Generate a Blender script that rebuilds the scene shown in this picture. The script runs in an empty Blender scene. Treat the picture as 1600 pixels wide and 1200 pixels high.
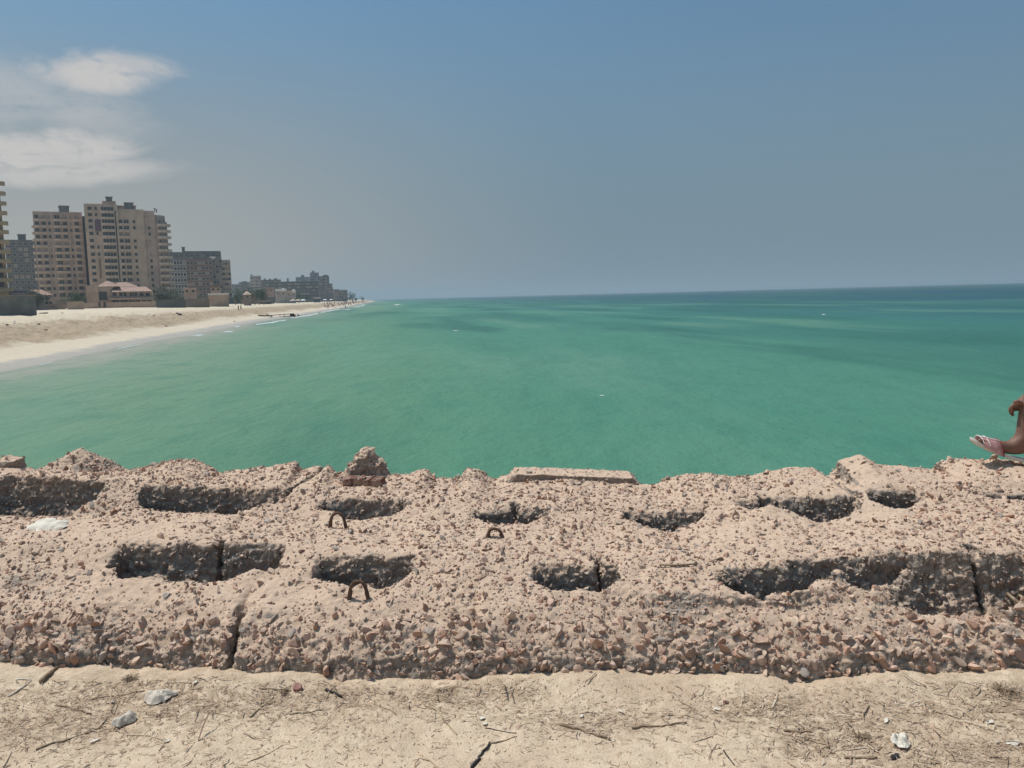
import bpy, math, random
import numpy as np
from mathutils import Vector, Matrix, Euler
R = math.radians
random.seed(7); rng = np.random.default_rng(7)
sc = bpy.context.scene
col = sc.collection

# ------------------------------------------------------------ camera
F = 1330.0                       # focal length in pixels of a 1600 px wide frame
CAM = Vector((0, 0, 1.6))
PITCH = math.atan(138.2 / F); ROLL = R(1.49)
f_ = Vector((0, math.cos(PITCH), -math.sin(PITCH)))
u0 = Vector((0, math.sin(PITCH), math.cos(PITCH))); r0 = Vector((1, 0, 0))
u_ = u0 * math.cos(ROLL) + r0 * math.sin(ROLL)
r_ = r0 * math.cos(ROLL) - u0 * math.sin(ROLL)
cd = bpy.data.cameras.new('camera'); cam = bpy.data.objects.new('camera', cd); col.objects.link(cam)
cd.sensor_width = 36; cd.lens = 36 * F / 1600; cd.clip_start = 0.05; cd.clip_end = 30000
M = Matrix.Identity(4)
for i in range(3):
    M[i][0] = r_[i]; M[i][1] = u_[i]; M[i][2] = -f_[i]; M[i][3] = CAM[i]
cam.matrix_world = M
sc.camera = cam

# ------------------------------------------------------------ sky, sun, exposure
SUN_EL, SUN_AZ = R(65), R(-68)         # azimuth measured from +Y towards +X
sdir = Vector((math.sin(SUN_AZ) * math.cos(SUN_EL), math.cos(SUN_AZ) * math.cos(SUN_EL), math.sin(SUN_EL)))
sl = bpy.data.lights.new('sun', 'SUN'); sl.energy = 3.25; sl.angle = R(0.6); sl.color = (1, .955, .89)
so = bpy.data.objects.new('sun', sl); col.objects.link(so); so.rotation_euler = (-sdir).to_track_quat('-Z', 'Y').to_euler()
so.location = (0, 0, 30)
sc.view_settings.view_transform = 'Standard'; sc.view_settings.look = 'None'
sc.view_settings.gamma = 1; sc.view_settings.exposure = 0.2
w = bpy.data.worlds.new('World'); sc.world = w; w.use_nodes = True
wn = w.node_tree; wn.nodes.clear()
def node(t, typ, **kw):
    n = t.nodes.new(typ)
    for k, v in kw.items():
        if k.startswith('i_'):
            n.inputs[k[2:].replace('_', ' ')].default_value = v
        else: setattr(n, k, v)
    return n
def math_(t, op, a, b=None, clamp=False):
    n = t.nodes.new('ShaderNodeMath'); n.operation = op; n.use_clamp = clamp
    for i, v in enumerate((a, b)):
        if v is None: continue
        if isinstance(v, (int, float)): n.inputs[i].default_value = v
        else: t.links.new(v, n.inputs[i])
    return n.outputs[0]
def mixc(t, fac, a, b, mode='MIX'):
    n = t.nodes.new('ShaderNodeMix'); n.data_type = 'RGBA'; n.blend_type = mode
    for s, v in ((n.inputs['Factor'], fac), (n.inputs[6], a), (n.inputs[7], b)):
        if isinstance(v, (int, float)): s.default_value = v
        elif isinstance(v, tuple): s.default_value = v if len(v) == 4 else (*v, 1)
        else: t.links.new(v, s)
    return n.outputs[2]
def ramp(t, fac, pts):
    n = t.nodes.new('ShaderNodeValToRGB'); e = n.color_ramp.elements
    while len(e) < len(pts): e.new(0.5)
    for el, (p, c) in zip(e, pts):
        el.position = p; el.color = c if len(c) == 4 else (*c, 1)
    t.links.new(fac, n.inputs[0]); return n.outputs[0]
def g1(v): return (v, v, v, 1)
def smooth(t, v, a, b):
    n = t.nodes.new('ShaderNodeMapRange'); n.interpolation_type = 'SMOOTHSTEP'
    n.inputs[1].default_value = a; n.inputs[2].default_value = b
    t.links.new(v, n.inputs[0]); return n.outputs[0]
sky = node(wn, 'ShaderNodeTexSky', sky_type='NISHITA', sun_disc=False, sun_elevation=SUN_EL, sun_rotation=SUN_AZ,
           altitude=0, air_density=1.0, dust_density=4.0, ozone_density=1.2)
tc = node(wn, 'ShaderNodeTexCoord')
sp = node(wn, 'ShaderNodeSeparateXYZ'); wn.links.new(tc.outputs['Generated'], sp.inputs[0])
X, Y, Z = sp.outputs
az = math_(wn, 'ARCTAN2', X, Y)
el = math_(wn, 'ARCSINE', Z)
nz = node(wn, 'ShaderNodeTexNoise', i_Scale=13.0, i_Detail=10.0, i_Roughness=0.6, i_Distortion=0.7)
mp = node(wn, 'ShaderNodeMapping'); mp.inputs['Scale'].default_value = (1, 1, 2.2)
wn.links.new(tc.outputs['Generated'], mp.inputs[0]); wn.links.new(mp.outputs[0], nz.inputs[0])
nv = math_(wn, 'SUBTRACT', nz.outputs[0], 0.5)
nz2 = node(wn, 'ShaderNodeTexNoise', i_Scale=26.0, i_Detail=10.0, i_Roughness=0.62, i_Distortion=1.2); wn.links.new(mp.outputs[0], nz2.inputs[0])
def azel(px, py):
    d = (f_ * F + r_ * (px - 800) - u_ * (py - 600)).normalized()
    return math.atan2(d.x, d.y), math.asin(d.z)
def blob(px, py, wpx, hpx, soft, amt, tilt=0.0):
    a0, e0 = azel(px, py)
    da = math_(wn, 'SUBTRACT', az, a0); de = math_(wn, 'SUBTRACT', el, e0)
    de = math_(wn, 'ADD', de, math_(wn, 'MULTIPLY', da, tilt))
    da = math_(wn, 'DIVIDE', da, wpx / F); de = math_(wn, 'DIVIDE', de, hpx / F)
    q = math_(wn, 'ADD', math_(wn, 'MULTIPLY', da, da), math_(wn, 'MULTIPLY', de, de))
    q = math_(wn, 'SUBTRACT', math_(wn, 'SUBTRACT', 1.0, q), math_(wn, 'MULTIPLY', nv, -3.0))
    return math_(wn, 'MULTIPLY', math_(wn, 'MULTIPLY', smooth(wn, q, -.55, soft + .25), amt), smooth(wn, nz2.outputs[0], .12, .52))
cl = blob(160, 112, 100, 28, .9, .92, -.08)
for a in ((80, 155, 140, 38, 1.6, .55, .25), (-60, 150, 120, 60, 1.6, .6, 0), (40, 240, 140, 30, .8, .92, -.10), (90, 268, 160, 20, .9, .8, -.06)):
    cl = math_(wn, 'MAXIMUM', cl, blob(*a))
hsv = node(wn, 'ShaderNodeHueSaturation', i_Saturation=0.80, i_Value=1.0)
wn.links.new(sky.outputs[0], hsv.inputs['Color'])
skc = mixc(wn, 1.0, hsv.outputs[0], (0.385, 0.67, 0.85), 'MULTIPLY')
# the air near the sea's edge is dull and dusty: dim the bright rim of the model sky
skc2 = mixc(wn, smooth(wn, el, .45, -.02), skc, (1.65, 2.3, 2.8))
skc2 = mixc(wn, math_(wn, 'MULTIPLY', smooth(wn, el, .34, -.02), smooth(wn, az, .15, -.5)), skc2, (3.5, 3.4, 3.15))
out = mixc(wn, cl, skc2, (5.0, 4.8, 4.65))
bg = node(wn, 'ShaderNodeBackground', i_Strength=0.104); wn.links.new(out, bg.inputs[0])
wo = node(wn, 'ShaderNodeOutputWorld'); wn.links.new(bg.outputs[0], wo.inputs[0])

# ------------------------------------------------------------ helpers
def ray(px, py): return f_ * F + r_ * (px - 800) - u_ * (py - 600)
def onz(px, py, z):
    d = ray(px, py); return CAM + d * ((z - CAM.z) / d.z)
def ony(px, py, Yv):
    d = ray(px, py); return CAM + d * (Yv / d.y)

def hash3(ix, iy, iz, seed=0):
    h = (ix.astype(np.int64) * 374761393 + iy.astype(np.int64) * 668265263 + iz.astype(np.int64) * 2147483647 + seed * 974634777) & 0xffffffff
    h = ((h ^ (h >> 13)) * 1274126177) & 0xffffffff
    h = ((h ^ (h >> 16)) * 2246822519) & 0xffffffff
    return ((h ^ (h >> 15)) & 0xffffff) / float(0xffffff)
def vnoise(P, freq, seed=0):
    Q = P * freq; I = np.floor(Q); f = Q - I; f = f * f * (3 - 2 * f); I = I.astype(np.int64)
    r = 0
    for dx in (0, 1):
        wx = f[:, 0] if dx else 1 - f[:, 0]
        for dy in (0, 1):
            wy = f[:, 1] if dy else 1 - f[:, 1]
            for dz in (0, 1):
                wz = f[:, 2] if dz else 1 - f[:, 2]
                r = r + wx * wy * wz * hash3(I[:, 0] + dx, I[:, 1] + dy, I[:, 2] + dz, seed)
    return r * 2 - 1
def fbm(P, freq, octs=4, gain=.5, seed=0):
    r = 0; a = 1; s = 0
    for o in range(octs):
        r = r + a * vnoise(P, freq * 2.03 ** o, seed + o * 17); s += a; a *= gain
    return r / s
def p3(x, y, z=None):
    x = np.asarray(x, float); y = np.asarray(y, float)
    return np.stack([x.ravel(), y.ravel(), np.zeros(x.size) if z is None else np.asarray(z, float).ravel()], 1)
def sstep(a, b, x):
    t = np.clip((x - a) / (b - a), 0, 1); return t * t * (3 - 2 * t)

def tag(o, label=None, cat=None, group=None, kind=None):
    if label: o['label'] = label
    if cat: o['category'] = cat
    if group: o['group'] = group
    if kind: o['kind'] = kind
    return o
def npmesh(name, V, faces, mats, fm=None, colr=None, smooth_=False, attr=None):
    """V (n,3); faces: list of int arrays, each (m,k)"""
    me = bpy.data.meshes.new(name)
    V = np.asarray(V, np.float32)
    faces = [np.asarray(f, np.int32) for f in faces if len(f)]
    me.vertices.add(len(V)); me.vertices.foreach_set('co', V.ravel())
    loops = np.concatenate([f.ravel() for f in faces])
    cnt = np.concatenate([np.full(len(f), f.shape[1], np.int32) for f in faces])
    st = np.concatenate([[0], np.cumsum(cnt)[:-1]]).astype(np.int32)
    me.loops.add(len(loops)); me.loops.foreach_set('vertex_index', loops)
    me.polygons.add(len(cnt)); me.polygons.foreach_set('loop_start', st); me.polygons.foreach_set('loop_total', cnt)
    if fm is not None: me.polygons.foreach_set('material_index', np.asarray(fm, np.int32))
    sm = smooth_ if isinstance(smooth_, np.ndarray) else np.full(len(cnt), smooth_)
    me.polygons.foreach_set('use_smooth', sm.astype(bool))
    for m in (mats if isinstance(mats, (list, tuple)) else [mats]): me.materials.append(m)
    if colr is not None:
        ca = me.color_attributes.new('Col', 'FLOAT_COLOR', 'POINT')
        c4 = np.ones((len(V), 4), np.float32); c4[:, :3] = colr; ca.data.foreach_set('color', c4.ravel())
    if attr:
        for k, v in attr.items():
            a = me.attributes.new(k, 'FLOAT', 'POINT'); a.data.foreach_set('value', np.asarray(v, np.float32))
    me.update(calc_edges=True); me.validate(verbose=False)
    return me
def link(name, me, parent=None, loc=None):
    o = bpy.data.objects.new(name, me); col.objects.link(o)
    if parent: o.parent = parent
    if loc is not None: o.location = loc
    return o
def empty(name, loc, rz=0.0):
    o = bpy.data.objects.new(name, None); col.objects.link(o); o.location = loc; o.rotation_euler = (0, 0, rz)
    o.empty_display_size = .2; return o
def copy_tree(o, parent=None):
    c = o.copy(); col.objects.link(c); c.parent = parent
    for ch in list(o.children): copy_tree(ch, c)
    return c
def grid_faces(nx, ny):
    i = np.arange(nx - 1)[:, None] * ny + np.arange(ny - 1)[None, :]
    i = i.ravel(); return np.stack([i, i + ny, i + ny + 1, i + 1], 1)
class MB:
    """collects boxes, tubes and prisms; build() links them as one mesh object"""
    def __init__(s): s.v = []; s.f = []; s.m = []
    def add(s, V, Fc, m=0):
        b = len(s.v); s.v += [tuple(v) for v in V]; s.f += [tuple(b + i for i in q) for q in Fc]; s.m += [m] * len(Fc)
    def box(s, x0, x1, y0, y1, z0, z1, m=0):
        V = [(x0, y0, z0), (x1, y0, z0), (x1, y1, z0), (x0, y1, z0), (x0, y0, z1), (x1, y0, z1), (x1, y1, z1), (x0, y1, z1)]
        s.add(V, [(0, 3, 2, 1), (4, 5, 6, 7), (0, 1, 5, 4), (1, 2, 6, 5), (2, 3, 7, 6), (3, 0, 4, 7)], m)
    def prism(s, pts, z0, z1, m=0):
        n = len(pts); z1s = z1 if isinstance(z1, (list, tuple)) else [z1] * n
        V = [(x, y, z0) for x, y in pts] + [(x, y, z) for (x, y), z in zip(pts, z1s)]
        s.add(V, [tuple(range(n))[::-1], tuple(range(n, 2 * n))] + [(i, (i + 1) % n, n + (i + 1) % n, n + i) for i in range(n)], m)
    def tube(s, pts, rad, n=8, m=0, cap=True, jit=0.0):
        pts = [Vector(p) for p in pts]; rad = rad if isinstance(rad, (list, tuple)) else [rad] * len(pts)
        V = []; up = Vector((0, 0, 1))
        a = None
        for i, p in enumerate(pts):
            t = (pts[min(i + 1, len(pts) - 1)] - pts[max(i - 1, 0)]).normalized()
            if a is None: a = t.cross(up if abs(t.z) < .9 else Vector((1, 0, 0))).normalized()
            a = (a - t * a.dot(t)).normalized(); b = t.cross(a)
            for k in range(n):
                th = 2 * math.pi * k / n; rr = rad[i] * (1 + random.uniform(-jit, jit))
                V.append(p + (a * math.cos(th) + b * math.sin(th)) * rr)
        Fc = [(i * n + k, i * n + (k + 1) % n, (i + 1) * n + (k + 1) % n, (i + 1) * n + k) for i in range(len(pts) - 1) for k in range(n)]
        if cap: Fc += [tuple(range(n))[::-1], tuple(range((len(pts) - 1) * n, len(pts) * n))]
        s.add(V, Fc, m)
    def lathe(s, prof, n=12, m=0, c=(0, 0)):
        V = [(c[0] + r * math.cos(2 * math.pi * k / n), c[1] + r * math.sin(2 * math.pi * k / n), z) for r, z in prof for k in range(n)]
        Fc = [(i * n + k, i * n + (k + 1) % n, (i + 1) * n + (k + 1) % n, (i + 1) * n + k) for i in range(len(prof) - 1) for k in range(n)]
        Fc += [tuple(range(n))[::-1], tuple(range((len(prof) - 1) * n, len(prof) * n))]
        s.add(V, Fc, m)
    def mesh(s, name, mats, sm=False):
        me = bpy.data.meshes.new(name); me.from_pydata(s.v, [], s.f)
        for m in (mats if isinstance(mats, (list, tuple)) else [mats]): me.materials.append(m)
        me.polygons.foreach_set('material_index', s.m); me.polygons.foreach_set('use_smooth', [sm] * len(s.f)); me.update(); return me
    def build(s, name, mats, parent=None, loc=None, sm=False):
        return link(name, s.mesh(name, mats, sm), parent, loc)

# ------------------------------------------------------------ materials
def mat(name, base, rough=.9, spec=.2, noise=None, bump=None, metal=0.0, coord='Object'):
    m = bpy.data.materials.new(name); m.use_nodes = True; t = m.node_tree; b = t.nodes['Principled BSDF']
    b.inputs['Roughness'].default_value = rough; b.inputs['Specular IOR Level'].default_value = spec; b.inputs['Metallic'].default_value = metal
    tcn = node(t, 'ShaderNodeTexCoord'); c = (*base, 1)
    b.inputs['Base Color'].default_value = c
    if noise:
        scale, c2, lo, hi = noise
        n = node(t, 'ShaderNodeTexNoise', i_Scale=scale, i_Detail=6.0, i_Roughness=.6); t.links.new(tcn.outputs[coord], n.inputs[0])
        t.links.new(mixc(t, smooth(t, n.outputs[0], lo, hi), c, (*c2, 1)), b.inputs['Base Color'])
    if bump:
        scale, st, dist = bump
        n = node(t, 'ShaderNodeTexNoise', i_Scale=scale, i_Detail=5.0, i_Roughness=.65); t.links.new(tcn.outputs[coord], n.inputs[0])
        bp = node(t, 'ShaderNodeBump', i_Strength=st, i_Distance=dist); t.links.new(n.outputs[0], bp.inputs['Height']); t.links.new(bp.outputs[0], b.inputs['Normal'])
    return m
def attr_(t, name):
    n = t.nodes.new('ShaderNodeAttribute'); n.attribute_name = name; return n
def noise_(t, scale, detail=6.0, rough=.6, vec=None, map_=None):
    n = node(t, 'ShaderNodeTexNoise', i_Scale=scale, i_Detail=detail, i_Roughness=rough)
    if vec is None:
        vec = t.nodes.new('ShaderNodeNewGeometry').outputs['Position']
    if map_:
        mpn = node(t, 'ShaderNodeMapping'); mpn.inputs['Scale'].default_value = map_; t.links.new(vec, mpn.inputs[0]); vec = mpn.outputs[0]
    t.links.new(vec, n.inputs[0]); return n.outputs[0]
def newmat(name, rough=.9, spec=.2):
    m = bpy.data.materials.new(name); m.use_nodes = True; t = m.node_tree; b = t.nodes['Principled BSDF']
    b.inputs['Roughness'].default_value = rough; b.inputs['Specular IOR Level'].default_value = spec
    return m, t, b
def bump_(t, b, h, st, dist):
    bp = node(t, 'ShaderNodeBump', i_Strength=st, i_Distance=dist); t.links.new(h, bp.inputs['Height']); t.links.new(bp.outputs[0], b.inputs['Normal'])

# eroded concrete: sand caught on what faces up, grey cement elsewhere
m_conc, t, b = newmat('eroded_concrete', .95, .1)
geo = node(t, 'ShaderNodeNewGeometry'); spn = node(t, 'ShaderNodeSeparateXYZ'); t.links.new(geo.outputs['Normal'], spn.inputs[0])
n1 = noise_(t, 3.2); n2 = noise_(t, 40.0, 5.0); n3 = noise_(t, 160.0, 3.0)
up = math_(t, 'ADD', spn.outputs[2], math_(t, 'MULTIPLY', math_(t, 'SUBTRACT', n1, .5), 2.5))
up = math_(t, 'ADD', up, math_(t, 'MULTIPLY', math_(t, 'SUBTRACT', n2, .5), .6))
sand = mixc(t, smooth(t, n2, .3, .7), (.63, .455, .335), (.54, .38, .272))
grey = mixc(t, smooth(t, n2, .3, .7), (.36, .30, .25), (.25, .195, .155))
c = mixc(t, smooth(t, up, .34, .66), grey, sand)
t.links.new(mixc(t, math_(t, 'MULTIPLY', smooth(t, n3, .35, .7), .20), c, (.30, .21, .15)), b.inputs['Base Color'])
bump_(t, b, math_(t, 'ADD', n2, math_(t, 'MULTIPLY', n3, .5)), .7, .008)

m_stone, t, b = newmat('aggregate_stone', .85, .25)
a = attr_(t, 'Col'); geo = node(t, 'ShaderNodeNewGeometry'); spn = node(t, 'ShaderNodeSeparateXYZ'); t.links.new(geo.outputs['Normal'], spn.inputs[0])
n2 = noise_(t, 90.0, 4.0)
dust = math_(t, 'ADD', spn.outputs[2], math_(t, 'MULTIPLY', math_(t, 'SUBTRACT', n2, .5), 1.2))
dust = math_(t, 'MULTIPLY', smooth(t, dust, .5, 1.1), .5)
t.links.new(mixc(t, dust, a.outputs['Color'], (.62, .45, .335)), b.inputs['Base Color']); bump_(t, b, n2, .35, .004)

m_soil, t, b = newmat('sandy_soil', .95, .1)
n1 = noise_(t, 1.7, 6.0, .62); n2 = noise_(t, 22.0, 6.0, .65); n3 = noise_(t, 120.0, 3.0)
a = attr_(t, 'litter')
c = mixc(t, smooth(t, n2, .35, .7), (.64, .49, .35), (.54, .405, .28))
c = mixc(t, math_(t, 'MULTIPLY', smooth(t, n1, .42, .68), .5), c, (.44, .30, .205))
c = mixc(t, math_(t, 'MULTIPLY', a.outputs['Fac'], math_(t, 'MULTIPLY', smooth(t, n2, .34, .60), .8)), c, (.29, .20, .13))
c = mixc(t, math_(t, 'MULTIPLY', smooth(t, n3, .56, .72), .45), c, (.24, .165, .11))
t.links.new(c, b.inputs['Base Color']); bump_(t, b, math_(t, 'ADD', n2, math_(t, 'MULTIPLY', n3, .6)), .8, .012)

# beach sand: wet band, smooth pale strip, rougher brown slope, pale top
m_beach, t, b = newmat('beach_sand', .95, .1)
a = attr_(t, 'inland'); n1 = noise_(t, .22, 6.0, .6); n2 = noise_(t, 1.6, 6.0, .7, map_=(1, .5, 1)); n3 = noise_(t, .06, 4.0, .6)
s_ = math_(t, 'ADD', a.outputs['Fac'], math_(t, 'MULTIPLY', math_(t, 'SUBTRACT', n1, .5), 6.0))
s_ = math_(t, 'DIVIDE', s_, 40.0)
c = ramp(t, s_, [(0.0, (.40, .345, .29)), (.06, (.42, .365, .305)), (.10, (.58, .475, .36)), (.21, (.58, .475, .36)), (.27, (.40, .30, .205)), (.44, (.42, .315, .22)), (.55, (.56, .455, .335)), (1, (.60, .495, .37))])
slope = math_(t, 'MULTIPLY', smooth(t, s_, .2, .3), smooth(t, s_, .62, .45))
c = mixc(t, math_(t, 'MULTIPLY', smooth(t, n2, .46, .64), math_(t, 'ADD', math_(t, 'MULTIPLY', slope, .55), .12)), c, (.24, .17, .11))
t.links.new(c, b.inputs['Base Color']); bump_(t, b, n2, .6, .25)
b_wet = math_(t, 'ADD', math_(t, 'MULTIPLY', smooth(t, s_, .07, .13), .55), .4); t.links.new(b_wet, b.inputs['Roughness'])

m_sea, t, b = newmat('sea_water', .42, .15)
a = attr_(t, 'offshore')
pos = node(t, 'ShaderNodeNewGeometry').outputs['Position']
nb = noise_(t, .009, 5.0, .55, pos, (1, .4, 1)); nc_ = noise_(t, .05, 5.0, .6, pos, (1, .25, 1)); nd = noise_(t, .55, 4.0, .6, pos, (.6, 1.6, 1))
off = math_(t, 'ADD', a.outputs['Fac'], math_(t, 'MULTIPLY', math_(t, 'SUBTRACT', nc_, .5), 9.0))
near = ramp(t, math_(t, 'DIVIDE', off, 46.0), [(0.0, (.34, .30, .235)), (.05, (.32, .29, .22)), (.16, (.19, .25, .16)), (.38, (.135, .228, .130)), (.75, (.082, .205, .115)), (1, (.074, .196, .118))])
nL = noise_(t, .012, 4.0, .6, pos, (1, .5, 1))
far = ramp(t, math_(t, 'DIVIDE', math_(t, 'ADD', a.outputs['Fac'], math_(t, 'MULTIPLY', math_(t, 'SUBTRACT', nL, .5), 80.0)), 2400.0), [(0, (.074, .196, .118)), (.022, (.066, .198, .126)), (.036, (.038, .150, .115)), (.060, (.020, .088, .105)), (.12, (.010, .050, .085)), (.3, (.007, .036, .072)), (1, (.006, .030, .062))])
c = mixc(t, smooth(t, a.outputs['Fac'], 28, 46), near, far)
nearf = smooth(t, a.outputs['Fac'], 260, 70)
c = mixc(t, math_(t, 'MULTIPLY', nearf, math_(t, 'MULTIPLY', smooth(t, nb, .48, .62), .45)), c, (.085, .22, .13))
c = mixc(t, math_(t, 'MULTIPLY', math_(t, 'MULTIPLY', smooth(t, nc_, .50, .68), smooth(t, a.outputs['Fac'], 20, 50)), .45), c, (.032, .135, .082))
c = mixc(t, math_(t, 'MULTIPLY', smooth(t, nd, .5, .72), .22), c, (.03, .15, .10))
sxyz = node(t, 'ShaderNodeSeparateXYZ'); t.links.new(pos, sxyz.inputs[0]); cxyz = node(t, 'ShaderNodeCombineXYZ'); t.links.new(math_(t, 'MULTIPLY', a.outputs['Fac'], 1.0), cxyz.inputs[0]); t.links.new(math_(t, 'MULTIPLY', sxyz.outputs[1], .20), cxyz.inputs[1])
ne = noise_(t, .055, 4.0, .55, cxyz.outputs[0]); nbar = noise_(t, .020, 3.0, .5, cxyz.outputs[0])
c = mixc(t, math_(t, 'MULTIPLY', smooth(t, nbar, .48, .60), .62), c, (.026, .112, .080)); nf = noise_(t, .30, 5.0, .65, pos, (1.5, .6, 1))
c = mixc(t, math_(t, 'MULTIPLY', math_(t, 'MULTIPLY', smooth(t, ne, .50, .64), smooth(t, a.outputs['Fac'], 12, 45)), .72), c, (.022, .100, .068))
c = mixc(t, math_(t, 'MULTIPLY', nearf, math_(t, 'MULTIPLY', smooth(t, ne, .48, .36), .6)), c, (.115, .235, .150))
c = mixc(t, math_(t, 'MULTIPLY', smooth(t, nf, .46, .66), .30), c, (.035, .150, .095))
t.links.new(c, b.inputs['Base Color'])
w1 = noise_(t, .9, 5.0, .6, pos, (1.2, .6, 1)); w2 = noise_(t, 5.0, 4.0, .6, pos, (.6, 1.2, 1)); w3 = noise_(t, .16, 3.0, .5, pos, (1.5, .4, 1))
hgt = math_(t, 'ADD', math_(t, 'MULTIPLY', w1, .34), math_(t, 'ADD', math_(t, 'MULTIPLY', w2, .085), math_(t, 'MULTIPLY', w3, .6)))
bump_(t, b, hgt, .6, 1.0)

m_foam = mat('sea_foam', (.54, .56, .53), .9, .2, (3.0, (.42, .48, .44), .4, .65))
m_rust = mat('rusty_iron', (.105, .07, .052), .95, .1, (60.0, (.17, .10, .07), .42, .62), (150.0, .7, .006))
m_brick = mat('red_brick', (.17, .085, .065), .95, .1, (25.0, (.36, .26, .20), .42, .6), (90.0, .6, .006))
m_wood = mat('weathered_wood', (.34, .25, .17), .9, .15, (25.0, (.22, .15, .10), .45, .65), (120.0, .5, .003))
m_straw = mat('dry_straw', (.50, .40, .26), .85, .2, (8.0, (.30, .22, .14), .42, .6))
m_dark = mat('charred_wood', (.035, .03, .028), .8, .3, None, (100.0, .5, .003))
m_paper = mat('white_paper', (.68, .60, .50), .9, .1, (30.0, (.52, .45, .36), .45, .7), (60.0, .4, .004))
m_plas = mat('grey_plastic', (.60, .50, .40), .6, .3, (30.0, (.48, .41, .34), .4, .7), (50.0, .6, .006))
m_redcap = mat('faded_red_plastic', (.26, .10, .075), .6, .4, (60.0, (.36, .26, .2), .5, .7))
m_skin = mat('brown_skin', (.215, .115, .08), .6, .3, (30.0, (.17, .088, .06), .4, .7), (250.0, .2, .002))
m_nail = mat('finger_nail', (.55, .38, .31), .4, .4)
m_hair = mat('black_hair', (.015, .012, .01), .6, .3, None, (200.0, .8, .006))
m_shirt = mat('navy_shirt_cloth', (.05, .07, .12), .9, .1, None, (60.0, .3, .01))
m_short = mat('dark_shorts_cloth', (.05, .05, .055), .9, .1, None, (60.0, .3, .01))
m_sole = mat('pale_sandal_sole', (.60, .55, .50), .7, .3, (50.0, (.45, .40, .36), .5, .7))
m_pink = mat('pink_sandal_strap', (.50, .24, .22), .5, .4, (40.0, (.58, .33, .30), .4, .6))
m_white = mat('white_strap_line', (.75, .70, .68), .6, .3)
m_red = mat('strap_shadow_red', (.20, .035, .03), .6, .3)  # dark red stands for the shadow along the strap's edge

# ------------------------------------------------------------ the concrete blocks of the sea wall
K = .07
def wallpt(px, py, z):
    p = onz(px, py, z); return p.x, p.y + K * p.x
ridge_px = [(-420, 722), (-200, 730), (0, 722), (30, 724), (60, 733), (110, 733), (185, 736), (235, 730), (262, 722), (290, 716), (316, 720), (332, 729), (350, 738), (400, 730), (440, 726), (465, 724), (472, 738),
            (495, 730), (515, 727), (532, 745), (600, 742), (640, 741), (668, 732), (680, 746), (715, 748), (735, 733), (750, 735), (768, 750), (790, 744), (830, 741), (880, 743), (940, 747), (1000, 754), (1020, 757), (1045, 748), (1070, 740),
            (1105, 738), (1150, 742), (1190, 738), (1230, 728), (1270, 731), (1300, 744), (1310, 719), (1340, 712), (1360, 722), (1400, 730), (1460, 735), (1466, 722), (1500, 718), (1540, 716), (1558, 712), (1580, 716), (1600, 719), (1800, 715), (2050, 712)]
VR = 5.02
rx, rz = [], []
for px, py in ridge_px:
    # point of that skyline pixel on the plane v = VR
    d = ray(px, py); tt = VR / (d.y + K * d.x); p = CAM + d * tt; rx.append(p.x); rz.append(p.z)
def ridge_z(x): return np.interp(x, rx, rz)
base_px = [(-300, 1046), (0, 1049), (200, 1053), (325, 1056), (345, 1064), (560, 1066), (640, 1060), (740, 1067), (900, 1067), (1060, 1062), (1240, 1066), (1400, 1064), (1500, 1060), (1600, 1061), (1900, 1062)]
bxv = [wallpt(a, b_, 0.0) for a, b_ in base_px]
def v0_of(x): return np.interp(x, [q[0] for q in bxv], [q[1] for q in bxv])
jA = [wallpt(a, 1010, .2)[0] for a in (340, 735, 1112, 1500)]
jB = [wallpt(a, 850, .38)[0] for a in (343, 665, 938, 1275, 1522)]
jC = [wallpt(a, 765, .47)[0] for a in (190, 462, 780, 1100, 1308)]
def zat(px, py, v):
    d = ray(px, py); q = v / (d.y + K * d.x); return CAM.z + d.z * q, d.x * q
# hollows between the rows: left, right, lip, bottom (pixels), height of the front lip, breadth
cavA = [(165, 440, 848, 908, .29, .24), (495, 648, 864, 916, .29, .20), (833, 972, 880, 921, .29, .17), (1130, 1280, 884, 932, .28, .19), (1240, 1430, 866, 908, .32, .19), (1380, 1625, 860, 932, .29, .27)]
cavB = [(-60, 150, 742, 806, .43, .26), (218, 435, 758, 801, .43, .21), (497, 640, 780, 812, .40, .16), (740, 858, 792, 820, .40, .15), (980, 1102, 797, 823, .39, .15), (1142, 1235, 772, 784, .50, .08), (1190, 1346, 774, 812, .42, .18), (1362, 1438, 764, 794, .47, .15), (1520, 1680, 764, 779, .50, .10)]
cavs = []; kA = []; kB = []
for lst, kk, s0 in ((cavA, kA, 0), (cavB, kB, 10)):
    for k, (xl, xr, yt, yb, zf, wdt) in enumerate(lst):
        xm = .5 * (xl + xr); x0, vf = wallpt(xm, yb, zf); vb = vf + wdt; zl, x1 = zat(xm, yt, vb)
        kk.append((.5 * (x0 + x1), vf, zf, vb, zl)); cavs.append((wallpt(xl, yb, zf)[0] * .5 + zat(xl, yt, vb)[1] * .5, wallpt(xr, yb, zf)[0] * .5 + zat(xr, yt, vb)[1] * .5, vf, vb, .24, s0 + k))
kA = np.array(kA); kB = np.array(kB)
print(np.round(kA, 2)); print(np.round(kB, 2))
def vA_of(x): return np.interp(x, kA[:, 0], kA[:, 3])
def vB_of(x): return np.interp(x, kB[:, 0], kB[:, 3])
def vR_of(x): return vB_of(x) + np.interp(x, [-3.5, -2, 0, 2, 3.2], [.40, .42, .50, .42, .36])
vr_tab = {}
rx, rz = [], []
for px, py in ridge_px:
    v = 5.0
    for _ in range(6): z__, x__ = zat(px, py, v); v = float(vR_of(x__))
    rx.append(x__); rz.append(z__)
def ridge_z(x): return np.interp(x, rx, rz)
print('ridge', [(round(float(a), 2), round(float(b_), 2)) for a, b_ in zip(rx, rz)][::4])
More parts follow.
